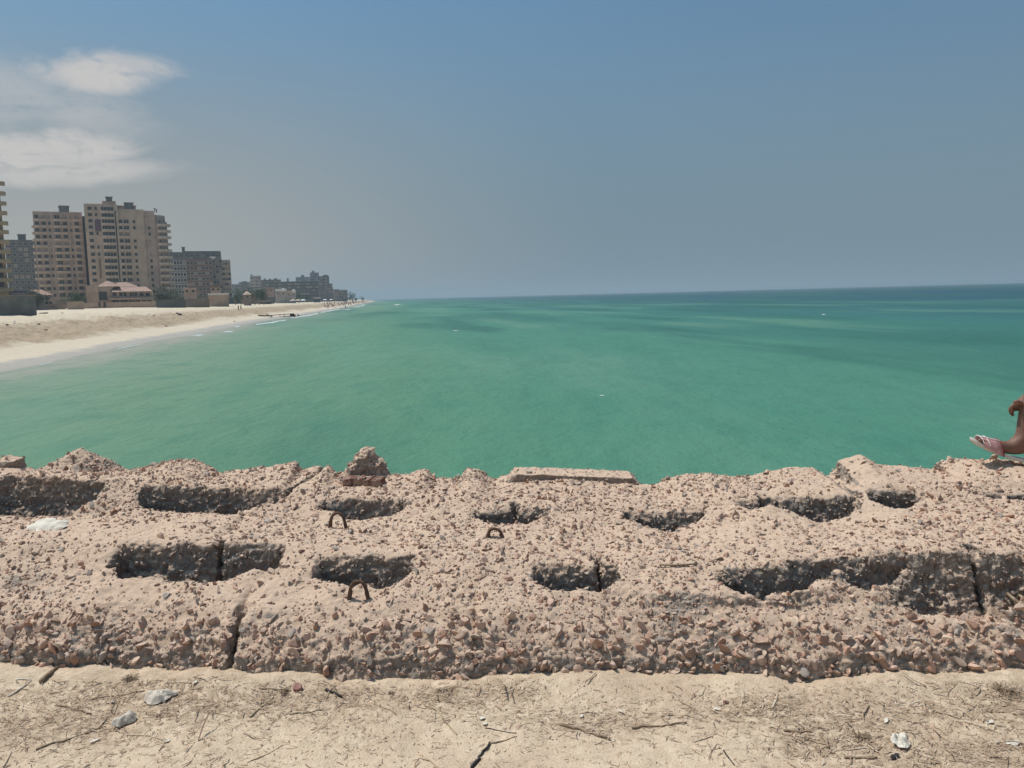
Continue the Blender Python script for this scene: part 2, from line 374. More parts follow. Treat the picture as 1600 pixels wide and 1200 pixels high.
VA, VB = 3.93, 4.7
def wall_h(x, v):
    P = p3(x, v); wob = fbm(P, 2.3, 4, .5, 3); wob2 = fbm(P, 9, 3, .55, 9)
    v0 = v0_of(x); dv = v - v0 + wob * .02
    rzv = ridge_z(x); vR = vR_of(x)
    vfA, zfA, vbA, zlA = [np.interp(x, kA[:, 0], kA[:, i]) for i in (1, 2, 3, 4)]
    vfB, zfB, vbB, zlB = [np.interp(x, kB[:, 0], kB[:, i]) for i in (1, 2, 3, 4)]
    kv = [v0 - .02, v0, v0 + .04, v0 + .12, v0 + .21, vfA, vbA, vbA + .05, vfB, vbB, vbB + .06, vR]
    kz = [-.3, -.05, .085, .175, .238, zfA, zlA - .008, zlA + .006, zfB, zlB - .01, zlB * .75 + rzv * .25, rzv]
    z = np.full(x.shape, -.3) 
    vv_ = v + wob * .02
    for i in range(len(kv) - 1):
        v1 = kv[i]; v2 = np.maximum(kv[i + 1], v1 + .005); t_ = np.clip((vv_ - v1) / (v2 - v1), 0, 1)
        z1 = kz[i]; z2 = kz[i + 1]; z = np.where(vv_ >= v1, z1 + (z2 - z1) * t_, z)
    # behind the ridge the wall falls to the sea
    z = z - sstep(0, .12, v + .02 * wob2 - vR) * 1.3
    z = z + wob * .022 + wob2 * .012
    # joints
    jm = sstep(-.25, .3, fbm(P, 3.5, 3, .5, 71))
    for js, lo, hi, wd in ((jA, v0 - .1, vfA - .02, .019), (jB, vbA, vfB, .010), (jC, vbB - .02, vR + .3, .013)):
        for i, j in enumerate(js):
            if js is jA: dd = (.17, .03, .012, .02)[i]
            elif js is jB: dd = .014
            else: dd = (.03, .13, .02, .02, .09)[i]
            jj = j + wob * .03 + (v - vbB) * (.30 if js is jC and i == 1 else (-.05 if js is jC else 0))
            m_ = 1 if dd > .05 else jm
            if js is jA and i == 0: m_ = sstep(v0 + .30, v0 + .16, v) * .85 + .15
            z = z - dd * m_ * np.exp(-((x - jj) / wd) ** 2) * sstep(lo - .02, lo + .03, v) * sstep(hi + .02, hi - .03, v)
    for (xl, xr, vf, vb, dep, s) in cavs:
        e1 = fbm(p3(x * 1.0, v * .35 + s), 7, 4, .6, 40 + s) * .05; e2 = fbm(p3(x, v * .3 + s + 5), 7, 4, .6, 60 + s) * .035
        xc = np.clip((x - xl) / max(xr - xl, .01) * 2 - 1, -1, 1)
        row_ = kA if s < 10 else kB
        vff = vf; vbb = vb
        m = np.minimum(np.minimum(x - xl + e1, xr - x + e2), np.minimum(v - vff + e1 - .10 * (.3 if s == 5 else 1) * np.abs(xc) ** 2.4, 9.0))
        mb_ = vbb - v + e2 * .6 + .012 * wob2
        z = z - sstep(-.005, .013, m) * (sstep(-.02, .11, mb_) * .6 + sstep(.0, .035, mb_) * .4) * (dep + .9 * e2 + .05 * wob2)
    for px, top, k, vbk, dep in ((343, 852, 0, kA, .3), (935, 884, 2, kA, .25), (1522, 862, 5, kA, .3), (805, 796, 3, kB, .22)):
        jv = vbk[k][3]; jx = zat(px, top + 12, jv)[1]
        z = z - dep * np.exp(-((x - jx) / .012) ** 2) * sstep(jv - .10, jv - .06, v) * sstep(jv + .09, jv + .05, v)
    for px, py, zt, wx, wv in ((1310, 900, .30, .085, .09), (1418, 902, .31, .09, .09), (1240, 925, .2, .05, .06)):
        hx, hv = wallpt(px, py, zt); m = np.exp(-((x - hx) / wx) ** 2 - ((v - hv - .02) / wv) ** 2)
        z = np.where(m > .12, np.maximum(z, zt * m * 1.15 - .02), z)
    # rubble pyramid on the back row at the left
    v = np.asarray(v); zp, xp = zat(126, 699, float(vR_of(-2.6)) - .02)
    zz = zp - np.maximum(np.abs(x - xp) * np.where(x > xp, .80, .50), np.abs(v - (vR_of(x) - .02)) * 1.0) + .02 * wob2 + .02 * wob
    return np.where(v < vR + .14, np.maximum(z, zz), z)
xs = np.arange(-4.4, 4.4, .011); vs = np.arange(3.05, 5.75, .009)
GX, GV = np.meshgrid(xs, vs, indexing='ij'); 
GZ = wall_h(GX.ravel(), GV.ravel()).reshape(GX.shape)
nx, ny = GX.shape; N = nx * ny
top = np.stack([GX.ravel(), (GV - K * GX).ravel(), GZ.ravel()], 1)
GZc = np.maximum(top[:, 2], -.62); top[:, 2] = GZc
bot = top.copy(); bot[:, 2] = -.75
fT = grid_faces(nx, ny); fB = fT[:, ::-1] + N
def side(idx): 
    a = idx[:-1]; b2 = idx[1:]; return np.stack([a, b2, b2 + N, a + N], 1)
i0 = np.arange(ny); sA = side(i0); sB = side((nx - 1) * ny + i0)[:, ::-1]; jx = np.arange(nx) * ny; sC = side(jx)[:, ::-1]; sD = side(jx + ny - 1)
me = npmesh('tmp', np.vstack([top, bot]), [fT, fB, sA, sB, sC, sD], m_conc)
tmp = link('tmp', me); md = tmp.modifiers.new('r', 'REMESH'); md.mode = 'VOXEL'; md.voxel_size = .0095; md.use_smooth_shade = True
dg = bpy.context.evaluated_depsgraph_get(); ev = tmp.evaluated_get(dg); em = ev.to_mesh()
nv_ = len(em.vertices); V = np.empty(nv_ * 3, np.float32); em.vertices.foreach_get('co', V); V = V.reshape(-1, 3).astype(float)
NN = np.empty(nv_ * 3, np.float32); em.vertices.foreach_get('normal', NN); NN = NN.reshape(-1, 3).astype(float)
lt = np.empty(len(em.polygons), np.int32); em.polygons.foreach_get('loop_total', lt)
lv = np.empty(len(em.loops), np.int32); em.loops.foreach_get('vertex_index', lv)
assert (lt == 4).all(); Q = lv.reshape(-1, 4)
ev.to_mesh_clear(); bpy.data.objects.remove(tmp)
print('remesh', nv_, len(Q))
# worn, pitted surface
stp = sstep(.8, .4, NN[:, 2])
dis = fbm(V, 14, 3, .6, 5) * (.010 + .014 * stp) + (np.abs(fbm(V, 34, 3, .6, 8)) * -1 + .3) * (.009 + .018 * stp) + fbm(V, 66, 2, .6, 2) * (.003 + .004 * stp)
V2 = V + NN * dis[:, None]
ctr = V2[Q].mean(1); keep = ctr[:, 2] > -.55
nrm = NN[Q].mean(1); Q = Q[keep]; ctr = ctr[keep]; nrm = nrm[keep]
cv = ctr[:, 1] + K * ctr[:, 0]
row = np.where(cv < vA_of(ctr[:, 0]) - .03, 0, np.where(cv < vB_of(ctr[:, 0]) - .03, 1, 2))
bid = np.where(row == 0, np.searchsorted(jA, ctr[:, 0]), np.where(row == 1, 10 + np.searchsorted(jB, ctr[:, 0]), 20 + np.searchsorted(jC, ctr[:, 0])))
# templates of broken stone
def rock_template(sub, seed):
    rg = np.random.default_rng(seed)
    import bmesh
    bm = bmesh.new(); bmesh.ops.create_icosphere(bm, subdivisions=sub, radius=1.0)
    P = np.array([v.co[:] for v in bm.verts]); T = np.array([[v.index for v in f.verts] for f in bm.faces]); bm.free()
    for _ in range(13 if sub > 1 else 6):
        n = rg.normal(size=3); n /= np.linalg.norm(n); d = rg.uniform(.30, .68); dp = P @ n
        P = P - np.clip(dp - d, 0, None)[:, None] * n
    P = P * (1 + rg.uniform(-.03, .03, (len(P), 1)))
    return P * np.array([1, rg.uniform(.65, .95), rg.uniform(.45, .8)]), T
RT = [rock_template(2, s) for s in range(10)]; RS = [rock_template(1, 50 + s) for s in range(8)]
def rand_rot(n, rg):
    q = rg.normal(size=(n, 4)); q /= np.linalg.norm(q, axis=1)[:, None]; a, b, c, d = q.T
    return np.stack([np.stack([1 - 2 * (c * c + d * d), 2 * (b * c - d * a), 2 * (b * d + c * a)], 1),
                     np.stack([2 * (b * c + d * a), 1 - 2 * (b * b + d * d), 2 * (c * d - b * a)], 1),
                     np.stack([2 * (b * d - c * a), 2 * (c * d + b * a), 1 - 2 * (b * b + c * c)], 1)], 1)
def scatter(C, Nn, rad, temps, colr, rg, sink=-.15):
    """rocks at points C"""
    Vs, Ts, Cs = [], [], []; off = 0; n = len(C); ti = rg.integers(0, len(temps), n); Rm = rand_rot(n, rg)
    for k, (P, T) in enumerate(temps):
        s = np.where(ti == k)[0]
        if not len(s): continue
        W = np.einsum('nij,pj->npi', Rm[s], P) * rad[s][:, None, None] + (C[s] + Nn[s] * (rad[s] * sink)[:, None])[:, None, :]
        Vs.append(W.reshape(-1, 3)); Ts.append((T[None] + (np.arange(len(s)) * len(P))[:, None, None]).reshape(-1, 3) + off)
        Cs.append(np.repeat(colr[s], len(P), 0)); off += len(s) * len(P)
    return np.vstack(Vs), np.vstack(Ts), np.vstack(Cs)
PAL = np.array([(.44, .275, .20), (.47, .305, .23), (.37, .23, .165), (.50, .35, .26), (.34, .235, .18), (.44, .315, .245), (.51, .37, .27), (.44, .255, .175), (.34, .28, .235), (.47, .33, .25)])
def stone_cols(n, rg, grey=None):
    c = PAL[rg.integers(0, len(PAL), n)] * rg.uniform(.85, 1.2, (n, 1))
    if grey is not None: c = c * (1 - grey[:, None]) + np.array([.25, .195, .155]) * rg.uniform(.7, 1.3, (n, 1)) * grey[:, None]
    return c
def pick(n, size, rg, dens_pow):
    """random faces, by a density that leaves sandy patches"""
    idx = rg.integers(0, len(ctr), n * 4); d = fbm(ctr[idx], 1.6, 4, .55, 77)
    w_ = sstep(-.50, .12, d); facev = ctr[idx]
    dv = facev[:, 1] + K * facev[:, 0] - v0_of(facev[:, 0]); w_ = np.maximum(w_, sstep(.28, .12, dv)); w_ = np.maximum(w_, .22)
    w_ = np.maximum(w_, 1.0 * (nrm[idx][:, 2] < .6))
    vis = facev[:, 2] > -.25
    ok = (rg.random(len(idx)) < w_) & vis
    return idx[ok][:n]
i1 = pick(40000, 0, rng, 1)
_x = ctr[i1][:, 0]; _d = ctr[i1][:, 1] + K * _x - v0_of(_x); i1 = i1[~((np.abs(_x - jA[0]) < .032) & (_d < .30))]
cf = ctr[i1]; dvf = cf[:, 1] + K * cf[:, 0] - v0_of(cf[:, 0])
r1 = np.clip(rng.lognormal(math.log(.0138), .36, len(i1)), .007, .034)
r1 = np.where((dvf < .16) & (rng.random(len(i1)) < .5), r1 * 1.75, r1); r1 = np.minimum(r1, .046)
inner = (nrm[i1][:, 2] < .55) & (dvf > .25); r1 = np.where(inner, np.minimum(r1 * 1.1, .024), r1)
g1_ = np.where(inner, .75, 0.0)
i2 = pick(60000, 0, rng, 1); r2 = rng.uniform(.0035, .009, len(i2)); in2 = (nrm[i2][:, 2] < .45)
SV, ST, SCo = scatter(cf, nrm[i1], r1, RT, stone_cols(len(i1), rng, g1_), rng, .02)
SV2, ST2, SC2 = scatter(ctr[i2], nrm[i2], r2, RS, stone_cols(len(i2), rng, np.where(in2, .7, 0)), rng, .0)
ST = np.vstack([ST, ST2 + len(SV)]); SV = np.vstack([SV, SV2]); SCo = np.vstack([SCo, SC2])
stc = SV[ST].mean(1)
def bid_of(C):
    cvv = C[:, 1] + K * C[:, 0]; rw = np.where(cvv < vA_of(C[:, 0]) - .03, 0, np.where(cvv < vB_of(C[:, 0]) - .03, 1, 2))
    return np.where(rw == 0, np.searchsorted(jA, C[:, 0]), np.where(rw == 1, 10 + np.searchsorted(jB, C[:, 0]), 20 + np.searchsorted(jC, C[:, 0])))
# every stone goes wholly with the block that its first triangle sits on
first = ST[:, 0]; stb = bid_of(stc)
labels = {0: 'broad pebbly front-row concrete block left of the deep dark joint', 1: 'front-row concrete block just right of the deep dark joint, below the larger rusty hook',
          2: 'middle concrete block of the front row, with a smooth sandy top and small reddish stones', 3: 'front-row concrete block with a pale grey cement patch on its top',
          4: 'front-row concrete block at the right edge, its low front half buried in sand',
          10: 'middle-row concrete block carrying the white crumpled sheet, left of the slit in its hollow', 11: 'middle-row concrete block right of the slit, carrying the rusty hook before a dark hollow',
          12: 'middle-row concrete block with a half buried iron loop on its stony top', 13: 'middle-row concrete block between the small slit hollow and the long right hollow',
          14: 'middle-row concrete block overhanging the gravel heaps of the long right hollow', 15: 'middle-row concrete block at the right edge, behind the big dark hollow',
          20: 'back-row concrete block at the left edge, with the rubble pyramid on its seaward rim', 21: 'back-row concrete block with a raised slanting right edge, right of the rubble pyramid',
          22: 'back-row concrete block under the jagged outcrop and the red brick', 23: 'back-row concrete block with the flat broken slab lying on its seaward edge',
          24: 'back-row concrete block with a long humped top and a dark hollow below it', 25: 'back-row concrete block with a bulging rounded left end, under the foot of the person'}
for bk, lab in labels.items():
    s = np.where(bid == bk)[0]; s2 = np.where(stb == bk)[0]
    if not len(s): print('EMPTY', bk); continue
    q = Q[s]; uv, inv = np.unique(q, return_inverse=True); q = inv.reshape(-1, 4)
    t2 = ST[s2]; ut, it = np.unique(t2, return_inverse=True); t2 = it.reshape(-1, 3) + len(uv)
    VV = np.vstack([V2[uv], SV[ut]]); CC = np.vstack([np.full((len(uv), 3), .4), SCo[ut]])
    org = VV.mean(0); org[2] = 0
    fm = np.concatenate([np.zeros(len(q)), np.ones(len(t2))]); smt = np.concatenate([np.ones(len(q)), np.zeros(len(t2))]).astype(bool)
    me = npmesh('concrete_block', VV - org, [q, t2], [m_conc, m_stone], fm, CC, smt)
    o = link('concrete_block', me, None, tuple(org)); tag(o, lab, 'concrete block', 'weathered concrete blocks of the sea wall')

# helper: height of the built wall under a point
from mathutils.bvhtree import BVHTree
def yr(px, off=-.06):
    v = 5.0
    for _ in range(6): z__, x__ = zat(px, 740, v); v = float(vR_of(x__))
    return v + off - K * x__
bv = BVHTree.FromPolygons([tuple(v) for v in V2[::1].tolist()], Q.tolist())
def hit(px, py):
    d = ray(px, py).normalized(); h = bv.ray_cast(CAM, d)
    return (h[0], h[1]) if h[0] is not None else (onz(px, py, .4), Vector((0, 0, 1)))

# ------------------------------------------------------------ things on the wall
def rubble(name, label, cat, prof, yv, thick, stones=260, gcol=False, seed=1, group=None, flat=None, rough=1.0):
    """a lump of broken concrete whose outline as seen from the land is prof (pixels), thick metres deep"""
    base = ony(prof[0][0], prof[0][1], yv); pts = [ony(a, b_, yv) for a, b_ in prof]
    c0 = sum((p for p in pts), Vector()) / len(pts)
    mb = MB(); n = len(pts)
    lay = [(-.5, .55), (-.42, .86), (-.15, 1.0), (.15, 1.0), (.42, .84), (.5, .5)] if flat is None else [(-.5, .93), (-.46, 1), (.46, 1), (.5, .95)]
    Vv = [];
    for (o_, sc_) in lay:
        for p in pts:
            q = c0 + (p - c0) * sc_; Vv.append((q.x, q.y + o_ * thick, min(q.z, p.z) if p.z > c0.z else q.z))
    Fc = [tuple(range(n)), tuple(range((len(lay) - 1) * n, len(lay) * n))[::-1]] + [(l * n + i, (l + 1) * n + i, (l + 1) * n + (i + 1) % n, l * n + (i + 1) % n) for l in range(len(lay) - 1) for i in range(n)]
    me = bpy.data.meshes.new('t'); me.from_pydata(Vv, [], Fc); 
    import bmesh
    bm = bmesh.new(); bm.from_mesh(me); bmesh.ops.recalc_face_normals(bm, faces=bm.faces); bm.to_mesh(me); bm.free()
    o = link('t', me); md = o.modifiers.new('r', 'REMESH'); md.mode = 'VOXEL'; md.voxel_size = .0065
    e = o.evaluated_get(bpy.context.evaluated_depsgraph_get()); m2 = e.to_mesh(); nn = len(m2.vertices)
    A = np.empty(nn * 3, np.float32); m2.vertices.foreach_get('co', A); A = A.reshape(-1, 3).astype(float); B = np.empty(nn * 3, np.float32); m2.vertices.foreach_get('normal', B); B = B.reshape(-1, 3).astype(float)
    L = np.empty(len(m2.loops), np.int32); m2.loops.foreach_get('vertex_index', L); q = L.reshape(-1, 4); e.to_mesh_clear(); bpy.data.objects.remove(o)
    k = rough if flat is None else .6
    A = A + B * ((fbm(A, 12, 3, .6, seed) * .022 - np.abs(fbm(A, 30, 3, .6, seed + 3)) * .016 + fbm(A, 70, 2, .6, seed + 5) * .004) * k)[:, None]
    rg = np.random.default_rng(seed); ci = rg.integers(0, len(q), stones); C = A[q[ci]].mean(1); Nn = B[q[ci]].mean(1)
    rr = np.clip(rg.lognormal(math.log((.011 if rough == 1 else .014) if flat is None else .008), .35, stones), .004, .030)
    gr = np.full(stones, .35 if gcol else .1)
    a1, t1, c1 = scatter(C, Nn, rr, RT, stone_cols(stones, rg, gr), rg, .05)
    VV = np.vstack([A, a1]); org = VV.mean(0); org[2] = A[:, 2].min()
    me = npmesh(name, VV - org, [q, t1 + len(A)], [m_conc, m_stone], np.concatenate([np.zeros(len(q)), np.ones(len(t1))]), np.vstack([np.full((len(A), 3), .4), c1]), np.concatenate([np.ones(len(q)), np.zeros(len(t1))]).astype(bool))
    return tag(link(name, me, None, tuple(org)), label, cat, group)
rubble('concrete_outcrop', 'jagged grey lump of broken concrete standing on the sea edge above a red brick', 'rubble',
       [(524, 756), (532, 741), (541, 738), (545, 724), (553, 722), (557, 713), (564, 711), (569, 704), (579, 704), (585, 711), (588, 720), (596, 722), (599, 736), (607, 744), (610, 758)], yr(570), .22, 260, True, 3, rough=1.8)
rubble('broken_slab', 'flat broken concrete slab with a straight top lying on the sea edge', 'slab',
       [(785, 760), (794, 745), (802, 734), (850, 735), (900, 737), (950, 739), (985, 740), (996, 750), (992, 760)], yr(895, .03), .22, 420, True, 11, flat=True)
rubble('rubble_lump', 'small knob of rubble on the sea edge between the outcrop and the slab', 'rubble',
       [(716, 756), (722, 742), (732, 734), (746, 735), (756, 744), (772, 756)], yr(745), .15, 120, True, 21)
rubble('rubble_lump', 'dark broken concrete corner on the sea edge at the left end', 'rubble',
       [(-40, 742), (-30, 722), (0, 716), (20, 715), (32, 716), (33, 738), (20, 745)], yr(0), .2, 150, True, 25)
# red brick and a grey stone strip lying under the outcrop
def brick(px, py, ln, label, rz, dz=0):
    p, n = hit(px, py); mb = MB(); nb_ = 8
    sx, sy, sz = ln / 2, .05, .028
    for i in range(nb_):
        a = -sx + ln * i / nb_
        mb.box(a, a + ln / nb_, -sy + random.uniform(0, .008), sy - random.uniform(0, .006), 0, 2 * sz - random.uniform(0, .010))
    o = mb.build('brick', m_brick, None, (p.x, p.y, p.z - .012 + dz)); o.rotation_euler = (R(4), R(random.uniform(-4, 4)), rz); return tag(o, label, 'brick')
brick(554, 755, .13, 'broken red brick wedged under the left of the jagged outcrop', R(8)); brick(586, 757, .10, 'shorter red brick end under the right of the jagged outcrop', R(-14))
rubble('stone_strip', 'flat grey stone strip lying across the bricks below the outcrop', 'stone', [(546, 750), (546, 745), (560, 742), (580, 744), (590, 747), (590, 751), (570, 752)], yr(570) - .12, .05, 30, True, 31, flat=True)

def hook(pl, pr, ht, rad, label, lean=0.0, inpx=None):
    (a, na), (b2, nb2) = hit(*pl), hit(*pr)
    b2 = Vector((b2.x, .5 * (a.y + b2.y), b2.z)); a = Vector((a.x, .5 * (a.y + b2.y), a.z))
    c = (a + b2) / 2; w_ = (b2 - a); pts = []; r = w_.length / 2
    n = 14; up = Vector((0, lean, 1)).normalized()
    pts.append(a - up * .05)
    pts.append(a)
    for i in range(n + 1):
        th = math.pi * i / n
        pts.append(c - w_ * .5 * .86 * math.cos(th) + up * (ht * .38 + ht * .62 * math.sin(th)))
    pts.append(b2); pts.append(b2 - up * .05)
    rr = [rad * (1.15 if i in (0, 1, 2, n + 2, n + 3, n + 4) else random.uniform(.85, 1.0)) for i in range(len(pts))]
    mb = MB(); mb.tube([p - c for p in pts], rr, 10, 0, True, .22)
    return tag(mb.build('lifting_hook', m_rust, None, c, True), label, 'hook', 'rusty lifting hooks cast into the blocks')
hook((546, 935), (575, 938), .084, .0088, 'large rusty iron hook looping up from the front row, before the second hollow')
hook((516, 824), (540, 826), .080, .0088, 'rusty iron hook looping up from the middle row at a dark hollow')
hook((762, 838), (785, 840), .042, .0085, 'worn iron loop almost buried in the stones of the middle row')

def crumple(name, label, cat, c, n, sx, sy, hz, mt, seed, rz=0, thick=.0015, lump=0.0, tilt=(0, 0)):
    """a crumpled sheet with an irregular outline"""
    rg = np.random.default_rng(seed); k = 26
    th = np.linspace(0, 2 * math.pi, 40, endpoint=False); rr_ = np.linspace(0, 1, 12)
    edge = 1 + .16 * np.array([math.sin(2 * a + seed) + .6 * math.sin(3 * a + 2 * seed) + .5 * math.sin(5 * a + seed * 3) for a in th]) + rg.uniform(-.05, .05, 40)
    Vv = []
    for i, r in enumerate(rr_):
        for a, e in zip(th, edge):
            Vv.append((math.cos(a) * r * e * sx, math.sin(a) * r * e * sy, 0))
    A = np.array(Vv); h = fbm(p3(A[:, 0], A[:, 1]) + seed * 3.1, 1.5 / max(sx, sy), 2, .45, seed); rad = np.repeat(rr_, 40)
    fold = np.abs(h) * hz * 2 + lump * (1 - rad ** 2); A[:, 2] = fold + .002
    m_ = 40; q = np.array([(i * m_ + j, (i + 1) * m_ + j, (i + 1) * m_ + (j + 1) % m_, i * m_ + (j + 1) % m_) for i in range(11) for j in range(m_)])
    B = A.copy(); B[:, 2] -= thick; e = 11 * m_
    rim = np.array([(e + j, e + j + len(A), e + (j + 1) % m_ + len(A), e + (j + 1) % m_) for j in range(m_)])
    me = npmesh(name, np.vstack([A, B]), [q, q[:, ::-1] + len(A), rim], mt, None, None, False)
    o = link(name, me, None, tuple(c)); o.rotation_euler = (tilt[0], tilt[1], rz); return tag(o, label, cat)
p, n_ = hit(74, 826)
crumple('plastic_sheet', 'crumpled white sheet lying on the middle row at the left', 'sheet', (p.x, p.y, p.z + .005), 30, .115, .07, .012, m_paper, 4, R(14), lump=.018, tilt=(R(18), R(-6)))

# ------------------------------------------------------------ ground on the land side
PATCH = [(150, 1085, .5, .16), (60, 1130, .35, .2), (380, 1100, .5, .14), (700, 1090, .35, .12), (930, 1125, .3, .1), (1150, 1110, .35, .12), (1400, 1120, .5, .16), (1560, 1090, .3, .2), (1330, 1160, .3, .1), (500, 1090, .3, .1), (1500, 1180, .4, .1)]
PW = [(onz(a, b_, 0), s1, s2) for a, b_, s1, s2 in PATCH]
def soil_h(x, v):
    P = p3(x, v); dv = v0_of(x) - v
    return fbm(P, 1.5, 4, .5, 21) * .022 + fbm(P, 8, 4, .6, 23) * .013 + np.abs(fbm(P, 38, 3, .6, 25)) * -.006 + sstep(.20, 0.0, dv) * .020 * (1 + 1.4 * fbm(P, 2.6, 3, .5, 88))
def litter(x, y):
    a = np.zeros(x.size)
    for p, s1, s2 in PW: a = np.maximum(a, np.exp(-((x - p.x) / s1) ** 2 - ((y - p.y) / s2) ** 2))
    n = fbm(p3(x, y), 3.0, 4, .55, 91)
    return np.clip(a * 1.1 * (n * .8 + .8) + np.clip(n, 0, 1) * .3, 0, 1)
xs = np.arange(-4.4, 4.4, .012); ts = np.arange(0, 1.0001, 1 / 240.)
GX, GT = np.meshgrid(xs, ts, indexing='ij'); GV = 1.1 + GT * (v0_of(GX.ravel()).reshape(GX.shape) + .06 - 1.1)
gz = soil_h(GX.ravel(), GV.ravel()); gy = (GV - K * GX).ravel()
me = npmesh('ground', np.stack([GX.ravel(), gy, gz], 1), [grid_faces(*GX.shape)], m_soil, None, None, True, {'litter': litter(GX.ravel(), gy)})
o = tag(link('ground', me), kind='structure')
bvg = BVHTree.FromPolygons(np.stack([GX.ravel(), gy, gz], 1).tolist(), grid_faces(*GX.shape).tolist())
def gh(px, py):
    h = bvg.ray_cast(CAM, ray(px, py).normalized()); return h[0] if h[0] is not None else onz(px, py, 0)
def gzat(x, y):
    h = bvg.ray_cast(Vector((x, y, 2)), Vector((0, 0, -1))); return h[0].z if h[0] is not None else 0
mb = MB(); mb.box(-60, 60, -60, 5.2, -5, -.62); mb.box(-60, 60, -60, 1.35, -.60, -.012); mb.box(-60, -4.3, 1.37, 5.3, -.60, -.01); mb.box(4.3, 60, 1.37, 4.9, -.60, -.01)
tag(mb.build('ground_embankment', m_soil), kind='structure')

# straw and chips too many to count
rg = np.random.default_rng(5); Vv = []; T = []; ncand = 60000
cx = rg.uniform(-3.0, 3.0, ncand); cyv = rg.uniform(2.15, 3.36, ncand); cy = cyv - K * cx
lt_ = litter(cx, cy); ok = (rg.random(ncand) < lt_ * .75 + .10) & (cyv < v0_of(cx) + .01)
cx, cy = cx[ok], cy[ok]; cz = soil_h(cx, cy + K * cx); n = len(cx)
ln = np.clip(rg.lognormal(math.log(.013), .7, n), .004, .12); wd = rg.uniform(.0006, .0016, n) * (1 + ln * 12); th = rg.normal(R(20), R(60), n); pit = rg.normal(0, .22, n)
d = np.stack([np.cos(th) * np.cos(pit), np.sin(th) * np.cos(pit), np.sin(pit)], 1); s = np.stack([-np.sin(th), np.cos(th), np.zeros(n)], 1)
u = np.cross(d, s); C = np.stack([cx, cy, cz + .002 + np.abs(np.sin(pit)) * ln * .5], 1)
bend = rg.normal(0, .12, n)
rows = []
for k in (-1, 0, 1):
    for a1, a2 in ((-1, 0), (0, 1), (1, 0), (0, -1)):
        rows.append(C + d * (ln * .5 * k)[:, None] + s * (wd * a1 * (1 if k == 0 else .7) + (bend * ln * (1 if k == 0 else 0)))[:, None] + u * (wd * .6 * a2)[:, None])
VV = np.stack(rows, 1).reshape(-1, 3); b0 = np.arange(n)[:, None] * 12
fc = []
for l in (0, 4):
    for j in range(4): fc.append(np.stack([b0[:, 0] + l + j, b0[:, 0] + l + (j + 1) % 4, b0[:, 0] + l + 4 + (j + 1) % 4, b0[:, 0] + l + 4 + j], 1))
cc = np.array([(.54, .41, .29), (.45, .31, .21), (.32, .205, .14), (.62, .50, .37), (.30, .20, .14), (.46, .32, .225)])[rg.integers(0, 6, n)]
m_lit, t, b = newmat('plant_litter', .85, .2); a = attr_(t, 'Col'); t.links.new(a.outputs['Color'], b.inputs['Base Color'])
me = npmesh('plant_litter', VV, [np.vstack(fc)], m_lit, None, np.repeat(cc, 12, 0)); tag(link('plant_litter', me), 'bits of straw and reed strewn over the sandy ground', kind='stuff')
# grit and small stones on the ground: uncountable
n = 9000; gx = rg.uniform(-3.1, 3.1, n); gvv = rg.uniform(2.1, 3.36, n); k_ = gvv < v0_of(gx); gx, gvv = gx[k_], gvv[k_]; n = len(gx)
C = np.stack([gx, gvv - K * gx, soil_h(gx, gvv)], 1); rr = np.clip(rg.lognormal(math.log(.0026), .45, n), .0012, .007)
A, Tt, Cc = scatter(C, np.tile([0, 0, 1.], (n, 1)), rr, RS, stone_cols(n, rg) * 1.35, rg, .1)
tag(link('grit', npmesh('grit', A, [Tt], m_stone, None, Cc)), 'small grit lying on the sandy ground', kind='stuff')

